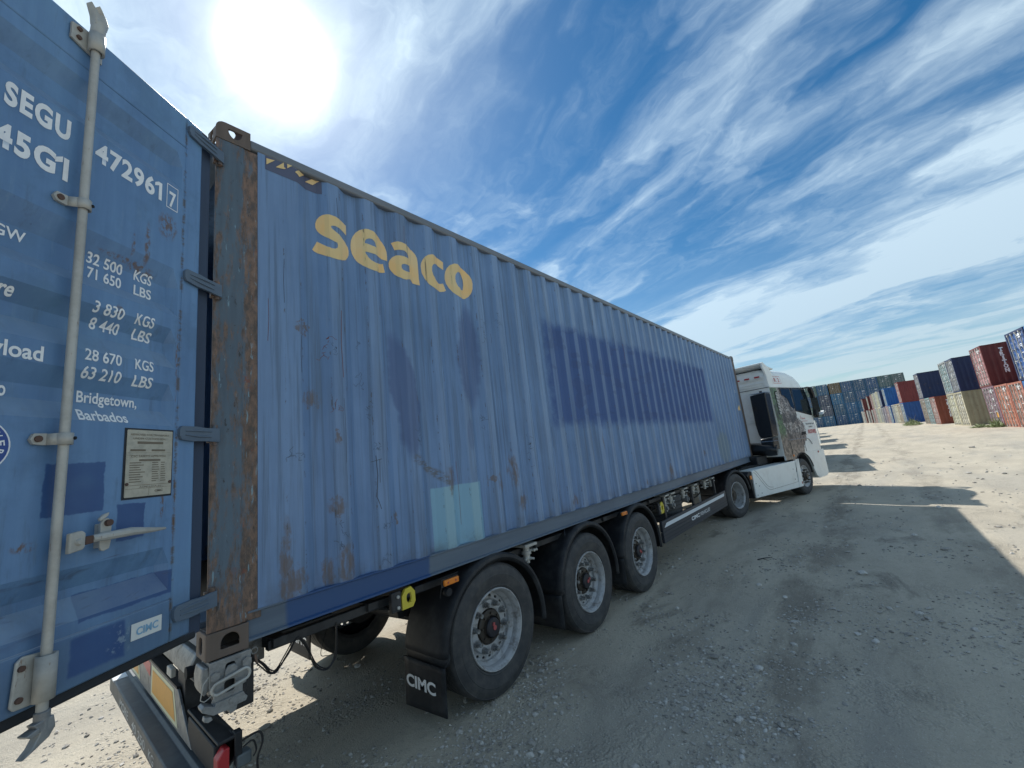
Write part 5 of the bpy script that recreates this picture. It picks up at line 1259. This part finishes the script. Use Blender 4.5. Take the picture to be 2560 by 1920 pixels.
# ------------------------------------------------------------------ container yard
RA = math.atan(.083); RD = Vector((math.cos(RA), math.sin(RA), 0)); RN = Vector((-math.sin(RA), math.cos(RA), 0)); RP = Vector((45, -8.2, 0))
def yard_paint(t):
    P = t.coord(); x, y, z = t.sep(P); oi = t.node('ShaderNodeObjectInfo'); base = oi.outputs['Color']; rn = V(t.t, oi.outputs['Random'])
    off = t.vec(rn * 37, rn * 11, rn * 5); ad = t.node('ShaderNodeVectorMath', operation='ADD'); t.L.new(P, ad.inputs[0]); t.L.new(off, ad.inputs[1]); Q = ad.outputs[0]
    n = t.noise(Q, 1.3, 5, .65); s = t.noise(t.scale(Q, (6, 6, .6)), 1.5, 5, .65); r = t.noise(Q, 3.4, 6, .7)
    c = t.mix(n.ss(.35, .7) * .5, base, t.mul(base, .62)); c = t.mix(s.ss(.5, .72) * .35, c, t.mul(base, 1.45)); c = t.mix(r.ss(.62, .68) * .7, c, (.13, .07, .045))
    return dict(color=c, rough=n * .2 + .45)
M['yard'] = material('weathered_container_paint', (.2, .2, .2), .5, build=yard_paint)
def yard_door_paint(t):
    d = yard_paint(t); P = t.coord(); oi = t.node('ShaderNodeObjectInfo'); rn = V(t.t, oi.outputs['Random'])
    off = t.vec(rn * 17, rn * 21, rn * 9); ad = t.node('ShaderNodeVectorMath', operation='ADD'); t.L.new(P, ad.inputs[0]); t.L.new(off, ad.inputs[1])
    w = t.noise(t.scale(ad.outputs[0], (5, 5, 3.5)), 1.4, 5, .72).ss(.52, .60)
    d['color'] = t.mix(w * .38, d['color'], (.52, .50, .50)); return d
M['yarddoor'] = material('chalky_container_door_paint', (.2, .2, .2), .5, build=yard_door_paint)
def prints(t):
    P = t.coord(); n = t.noise(t.scale(P, (1, 1, 1)), 3, 2)
    return dict(color=t.mix(n.ss(.5, .52), (.72, .74, .74), (.60, .60, .58)))
H2, WW, LL = 2.59, 2.438, 12.19
def yard_meshes(L_):
    fr = MB()
    for x in (0, WW - .16):
        for y in (0, -L_ + .16): fr.box(x, x + .16, y - .16 if y == 0 else -L_, y if y == 0 else -L_ + .16, 0, H2)
    for x in (.0, WW - .06): fr.box(x, x + .06, -L_ + .16, -.16, H2 - .07, H2 - .005); fr.box(x, x + .06, -L_ + .16, -.16, .01, .15)
    for y0, y1 in ((-.10, -.005), (-L_ + .005, -L_ + .10)): fr.box(.16, WW - .16, y0, y1, H2 - .13, H2 - .005); fr.box(.16, WW - .16, y0, y1, .01, .13)
    out = {'frame': fr.mesh('frame', M['yard'], smooth=0)}
    n = int((L_ - .3) / .139); vs = []; fs = []
    for i in range(n + 1):
        for q, d in ((0, .0), (.25, .0), (.5, .038), (.75, .038)):
            if i == n and q > 0: break
            vs.append((d + .01, -.15 - (i + q * 2) * .139 * 1 if False else -.15 - (i * .139 * 1.0), 0)) if False else None
    ys = []; ds = []; y = -.15; 
    while y > -L_ + .30:
        for dy, d in ((0, .010), (.072, .010), (.068, .046), (.070, .046)):
            y -= dy; ys.append(y); ds.append(d)
        y -= .068
    ys.append(-L_ + .14); ds.append(.010)
    sp = MB()
    for flip in (0, 1):
        vs = []
        for yy, d in zip(ys, ds):
            x = d if not flip else WW - d; vs += [(x, yy, .15), (x, yy, H2 - .07)]
        sp.add(vs, [(2 * i, 2 * i + 2, 2 * i + 3, 2 * i + 1) for i in range(len(ys) - 1)])
    out['side_panel'] = sp.mesh('side_panel', M['yard'], smooth=0, recalc=False)
    rf = MB().box(.05, WW - .05, -L_ + .05, -.05, H2 - .04, H2 - .02); rf.box(.1, WW - .1, -L_ + .03, -L_ + .05, .13, H2 - .13); out['roof'] = rf.mesh('roof', M['yard'], smooth=0)
    # one door leaf, local x 0..1.05
    zz = [.14, .22, .40, .46, .55, .61, .92, .98, 1.07, 1.13, 1.45, 1.51, 1.60, 1.66, 1.98, 2.04, 2.13, 2.19, H2 - .14]; dp = [0, 0] + [0] * 17
    pat = [0, 0, 0, 1, 1, 0, 0, 1, 1, 0, 0, 1, 1, 0, 0, 1, 1, 0, 0]
    us = [0, .09, .13, .92, .96, 1.05]; vs = []; fs = []
    for z, p in zip(zz, pat):
        for u in us: vs.append((u, -.03 - (.036 * p if .1 < u < .95 else 0), z))
    k = len(us); fs = [(r * k + i, r * k + i + 1, (r + 1) * k + i + 1, (r + 1) * k + i) for r in range(len(zz) - 1) for i in range(k - 1)]
    out['door'] = MB().add(vs, fs).mesh('door', M['yarddoor'], smooth=0, recalc=False)
    rd = MB().tube([(0, 0, .10), (0, 0, H2 - .10)], .022, 6); rd.box(-.05, .05, -.03, .03, .10, .20); rd.box(-.05, .05, -.03, .03, H2 - .20, H2 - .10); rd.box(-.05, .05, -.025, .025, .9, .95); rd.box(-.05, .05, -.025, .025, 1.6, 1.66)
    out['lock_rod'] = rd.mesh('lock_rod', M['rod'], smooth=0)
    out['lock_handle'] = MB().box(-.36, .05, -.012, .02, .98, 1.02).mesh('lock_handle', M['rod'], smooth=0)
    pr = MB()
    for a, b, c, d in ((.30, .86, 2.26, 2.38), (.50, .80, 2.16, 2.22), (.55, .85, 1.80, 1.84), (.55, .85, 1.72, 1.76), (.62, .85, 1.36, 1.40)): pr.box(a, b, -.029, -.026, c, d)
    out['print_r'] = pr.mesh('printed_panel', M['white'], smooth=0)
    pr = MB().box(.30, .48, -.029, -.026, 1.15, 1.42); out['print_l'] = pr.mesh('printed_panel', M['sticker'], smooth=0)
    return out
YM = {12.19: yard_meshes(12.19), 6.06: yard_meshes(6.06)}
for me_ in YM[6.06].values(): pass
_count = {}
def yard_container(name_loc, rot, width, color, label, group, L_=12.19, doorcol=None, h=1.0, detail=True, rodmat=None, seed=0):
    t = thing('shipping_container', label, 'shipping container', name_loc, group, world_parts=False, rotz=rot)
    t.scale = (width / WW, 1, h); T = YM[L_]; col = (*color, 1); r = random.Random(seed)
    jit = lambda c: (min(1, c[0] * r.uniform(.9, 1.1)), min(1, c[1] * r.uniform(.9, 1.1)), min(1, c[2] * r.uniform(.9, 1.1)), 1)
    dc = jit(doorcol or color)
    for k in ('frame', 'side_panel', 'roof'):
        o = link(k, T[k], t); o.color = col
    for i, x in enumerate((.165, 1.22)):
        d = link('door', T['door'], t); d.location = (x, 0, 0); d.color = dc
        if detail:
            for u in (.30, .78):
                q = link('lock_rod', T['lock_rod'], d); q.location = (u, .015, 0)
            hd = link('lock_handle', T['lock_handle'], d); hd.location = (.78 if i else .66, .02, r.uniform(-.05, .05))
            if r.random() < .9: link('printed_panel', T['print_r'] if not i else T['print_l'], d)
    return t
# palette
C = dict(blue=(.018, .085, .28), navy=(.014, .026, .085), red=(.20, .035, .035), rust=(.22, .055, .032), maroon=(.135, .026, .024), beige=(.36, .33, .22), tan=(.33, .27, .17), cream=(.50, .48, .34), grey=(.26, .28, .29), lgrey=(.34, .36, .36),
         orange=(.36, .13, .085), purple=(.20, .11, .14), cyan=(.17, .27, .27), brown=(.25, .17, .14), lblue=(.16, .25, .33), pink=(.36, .20, .19), lav=(.22, .21, .27), white=(.52, .53, .50), bright=(.02, .13, .36))
CN = dict(blue='blue', navy='dark navy', red='red', rust='rust red', maroon='deep maroon', beige='beige', tan='tan', cream='cream', grey='grey', lgrey='pale grey', orange='orange', purple='faded purple brown', cyan='grey green', brown='brown', lblue='light blue grey', pink='pinkish', lav='lavender grey', white='off white', bright='bright blue')
OR = ['nearest', 'second', 'third', 'fourth', 'fifth', 'sixth', 'seventh', 'eighth', 'ninth', 'tenth', 'eleventh', 'twelfth', 'thirteenth', 'fourteenth', 'fifteenth', 'sixteenth', 'seventeenth', 'eighteenth', 'nineteenth', 'twentieth', 'twenty-first', 'twenty-second', 'twenty-third', 'twenty-fourth', 'twenty-fifth', 'twenty-sixth', 'twenty-seventh']
# ground tier of the right hand row: near edge, far edge, side colour, door colour
L1 = [(-13.3, -11.1, 'bright', 'bright'), (-11.0, -8.98, 'orange', 'orange'), (-8.9, -6.85, 'orange', 'orange'), (-6.75, -4.6, 'purple', 'purple'), (0, 2.12, 'beige', 'cream'), (2.17, 4.3, 'beige', 'cream'),
      (8.55, 10.6, 'rust', 'pink'), (10.75, 12.8, 'cyan', 'cyan'), (12.92, 14.95, 'brown', 'brown'), (24.8, 27.0, 'blue', 'lblue'), (27.1, 29.35, 'tan', 'tan'), (29.5, 31.9, 'tan', 'cream'), (32.0, 34.2, 'grey', 'grey'),
      (35.3, 37.7, 'blue', 'lblue'), (37.9, 40.2, 'pink', 'pink'), (40.4, 42.7, 'navy', 'lav'), (43.0, 45.3, 'navy', 'lav'), (45.6, 48.0, 'cream', 'grey'), (48.2, 50.6, 'beige', 'cream'), (50.8, 53.2, 'grey', 'lgrey'), (53.5, 56.0, 'pink', 'pink'), (56.6, 59.0, 'maroon', 'lgrey'),
      (60.8, 63.2, 'maroon', 'lgrey'), (65.6, 68.0, 'grey', 'white'), (70.4, 72.8, 'maroon', 'pink'), (73.4, 75.8, 'grey', 'white'), (76.2, 78.6, 'white', 'white')]
L2 = [(-15.7, -13.35, 'bright', 'bright'), (-13.2, -10.8, 'navy', 'blue'), (-6.6, -4.4, 'maroon', 'pink'), (0, 1.95, 'navy', 'lav'), (2.0, 4.3, 'grey', 'cyan'), (12.75, 14.75, 'navy', 'lav'), (24.8, 26.9, 'red', 'pink'), (37.0, 39.4, 'bright', 'lblue'), (42.5, 44.9, 'navy', 'lblue'), (45.2, 48.2, 'cream', 'cream'), (48.4, 50.8, 'grey', 'lgrey'), (51.0, 53.3, 'beige', 'cream'), (53.5, 55.9, 'maroon', 'pink'), (60.2, 62.5, 'maroon', 'lgrey'), (70.4, 72.7, 'maroon', 'lgrey')]
def row_g(s): p = RP + RD * s; return G0(p.x, p.y)
Zs = lambda s: min(row_g(s) - .02, .58 + max(0, s) * .006 + .0)
def mixc(a, b, k): return tuple(a[i] * (1 - k) + b[i] * k for i in range(3))
ZR = lambda s: row_g(s) - .03
row_group = 'containers stacked two high along the right side of the yard'
for lv, LV in ((0, L1), (1, L2)):
    for i, (a, b, c, dcn) in enumerate(LV):
        p = RP + RD * a; z = ZR(a) + lv * (H2 + .03)
        if lv == 1:
            below = [q for q in L1 if q[0] < b and q[1] > a] or [L1[0]]
            z = max(ZR(q[0]) for q in below) + H2 + .008
        side = CN[c]; dn = CN[dcn]
        lab = f'{side} container, {OR[i]} from the camera in the {"ground" if lv == 0 else "upper"} tier of the right-hand row'
        if lv == 1 and c == 'maroon' and i == 2: lab = 'deep maroon container lettered TRITON in white down its side, upper tier at right'
        if lv == 0 and c == 'rust': lab = 'rust red container with white letters down its side, beside the beige pair'
        t = yard_container((p.x, p.y, z), RA, b - a, C[c], lab, row_group, doorcol=C[dcn], seed=i + lv * 40)
        if (lv == 1 and i == 2) or (lv == 0 and c == 'rust'):
            word = 'TRITON'; y0 = -.72 if lv else -.66; zt = 2.28 if lv else 2.2; hh = .235; st_ = .262
            def sy(y):
                k = (-y - .15) % .278
                return .010 if k < .072 else (.010 + .036 * (k - .072) / .068 if k < .14 else (.046 if k < .21 else .046 - .036 * (k - .21) / .068))
            for j, chh in enumerate(word):
                w_ = .20 if chh != 'I' else .09
                f_y = []
                zz = zt - j * st_
                side_o = [o for o in t.children if o.name.startswith('side_panel')][0]
                y_l = y0 - .025 if chh != 'I' else y0 - .08
                lettering(chh, w_, hh, lambda u, v: (sy(y_l - u) - .012, y_l - u, zz - hh + v), M['white'], side_o, .06, [q for q in np.arange(.02, w_, .02)], ())
                for zb_ in (0.0, hh - .035):
                    if chh in 'TIN': decal(([(0, 0), (w_ * .55 if chh == 'T' else w_, 0), (w_ * .55 if chh == 'T' else w_, .035), (0, .035)], []), [], [], lambda u, v: (-.004, y_l - u - (w_ * .22 if chh == 'T' else 0), zz - hh + v), M['white'], side_o, 'letter_serif') if zb_ == 0 and chh != 'N' else None
        if lv == 0 and dcn in ('purple', 'orange') and a < -4 and i in (1, 3):
            d_ = [o for o in t.children if o.name.startswith('door')][0]
            MB().box(.45, .85, -.026, -.020, .62, .95).obj('yellow_patch', M['reflor'], d_)
# the wall of stacked boxes across the end of the yard
WS = 83.0; wp = RP + RD * WS; wg = 1.02
tiers = ['ground', 'second', 'third', 'top']; cols = ['rightmost', 'second', 'third', 'fourth', 'fifth', 'sixth', 'seventh', 'eighth', 'ninth', 'tenth']
wallc = {0: ['blue', 'blue', 'blue', 'cyan'], 1: ['blue', 'blue', 'blue', 'cyan'], 2: ['blue', 'blue', 'blue', 'blue'], 3: ['blue', 'bright', 'blue', 'blue'], 4: ['bright', 'bright', 'blue', 'blue'], 5: ['blue', 'blue', 'bright', 'tan'], 6: ['bright', 'navy', 'lav', 'blue'], 7: ['blue', 'cyan', 'blue', 'cyan'], 8: ['blue', 'blue', 'blue', 'blue']}
dk = {'cyan': (.105, .165, .160), 'tan': (.16, .125, .07), 'lav': (.055, .075, .125), 'blue': (.045, .125, .220), 'bright': (.035, .150, .290), 'navy': (.075, .105, .14)}
for c_ in range(9):
    for lv in range(4):
        k = wallc[c_][lv]; t0 = -9.35 + c_ * 2.335
        if c_ >= 6: t0 += .12
        p = wp + RN * t0; cname = {'cyan': 'grey green', 'tan': 'brownish', 'lav': 'dull slate blue', 'blue': 'blue', 'bright': 'brighter blue', 'navy': 'dark grey blue'}[k]
        yard_container((p.x, p.y, wg + lv * (H2 + .012)), RA + PI / 2, 2.27, dk[k], f'{cname} container in the far stack, {"rightmost column" if c_ == 0 else cols[c_] + " column from right"}, {tiers[lv]} tier',
                       'blue containers stacked four high at the end of the yard', seed=100 + c_ * 4 + lv, h=1.0)
# boxes standing along the left of the lane, hidden behind the cab but casting the comb of shadows
LN = [(18.9, 0.05), (21.35, .05), (23.9, .50), (31.0, 1.15), (33.45, 1.15), (39.2, 1.95), (41.65, 1.95), (48.9, 2.85), (51.4, 2.85), (59.5, 3.8), (62.0, 3.8)]
for i, (x, y) in enumerate(LN):
    ctr = Vector((x + 2.38, y + .0, 0)); z = G0(x + 1.2, y + 1) - .03
    yard_container((ctr.x, ctr.y, z), RA + PI, 2.36, dk['blue'] if i % 3 else C['grey'], f'{"grey" if i % 3 == 0 else "blue"} container at ground level left of the lane, {OR[i] if i else "nearest"} one beyond the cab', 'containers standing along the left of the lane', seed=300 + i, detail=False)

# ------------------------------------------------------------------ weeds
def weed_m(t):
    gi = t.node('ShaderNodeNewGeometry'); r = V(t.t, gi.outputs['Random Per Island'])
    return dict(color=t.mix(r, (.15, .20, .08), (.34, .36, .20)))
M['weed'] = material('green_weed_leaves', (.12, .18, .06), .7, build=weed_m); M['stalk'] = material('straw_stalk', (.32, .27, .15), .8)
def weed(x, y, w, d, h, label, seed, n=420, stalks=5):
    r = random.Random(seed); z0 = G(x, y); t = thing('weed_clump', label, 'weeds', (x, y, z0), 'weeds growing at the foot of the container row', world_parts=False)
    vs = []; fs = []
    for i in range(n):
        a = r.uniform(0, 2 * PI); q = math.sqrt(r.random()); bx_, by_ = q * w * math.cos(a), q * d * math.sin(a); hh = h * (1.05 - q) * r.uniform(.4, 1.2)
        lx, ly = r.uniform(-.25, .25), r.uniform(-.25, .25); wd = r.uniform(.012, .03); ph = r.uniform(0, PI)
        cx, cy = math.cos(ph) * wd, math.sin(ph) * wd; b = len(vs)
        vs += [(bx_ - cx, by_ - cy, 0), (bx_ + cx, by_ + cy, 0), (bx_ + lx * .5 + cx * 1.3, by_ + ly * .5 + cy * 1.3, hh * .6), (bx_ + lx * .5 - cx * 1.3, by_ + ly * .5 - cy * 1.3, hh * .6), (bx_ + lx * 1.3, by_ + ly * 1.3, hh)]
        fs += [(b, b + 1, b + 2, b + 3), (b + 3, b + 2, b + 4)]
    me = bpy.data.meshes.new('leaves'); me.from_pydata(vs, [], fs); me.materials.append(M['weed']); o = link('leaves', me, t); o['kind'] = 'stuff'
    for i in range(stalks):
        sx, sy_ = r.uniform(-.5, .5) * w, r.uniform(-.5, .5) * d
        MB().tube([(sx, sy_, 0), (sx + .1, sy_ + .15 * (i - 1), h * .9), (sx + .15, sy_ + .35 * (i - 1), h * 1.4)], [.012, .008, .004], 5).obj('stalk', M['stalk'], t)
weed(60.5, -6.0, 3.0, .7, .75, 'tall green weed clump with dry stalks in front of the blue ground-level container', 1, 900, 6)
weed(40.2, -8.0, 1.0, .4, .28, 'low spreading green weeds by the foot of the beige container', 2, 420, 0)
weed(39.2, -8.6, 1.2, .45, .60, 'taller green weed clump in front of the orange container doors', 3, 600, 2)
# a twig dropped beside the rear wheels
tw = MB().tube([(6.25, -.95, G(6.25, -.95) + .012), (6.32, -1.02, G(6.32, -1.02) + .02), (6.45, -1.10, G(6.45, -1.1) + .014)], [.008, .007, .004], 6)
tw.tube([(6.30, -1.0, G(6.3, -1) + .02), (6.22, -1.10, G(6.22, -1.1) + .015)], [.005, .002], 5)
tag(tw.obj('twig', M['wire']), 'dark twig lying on the gravel in the trailer shadow', 'twig')
print('objects', len(bpy.data.objects))
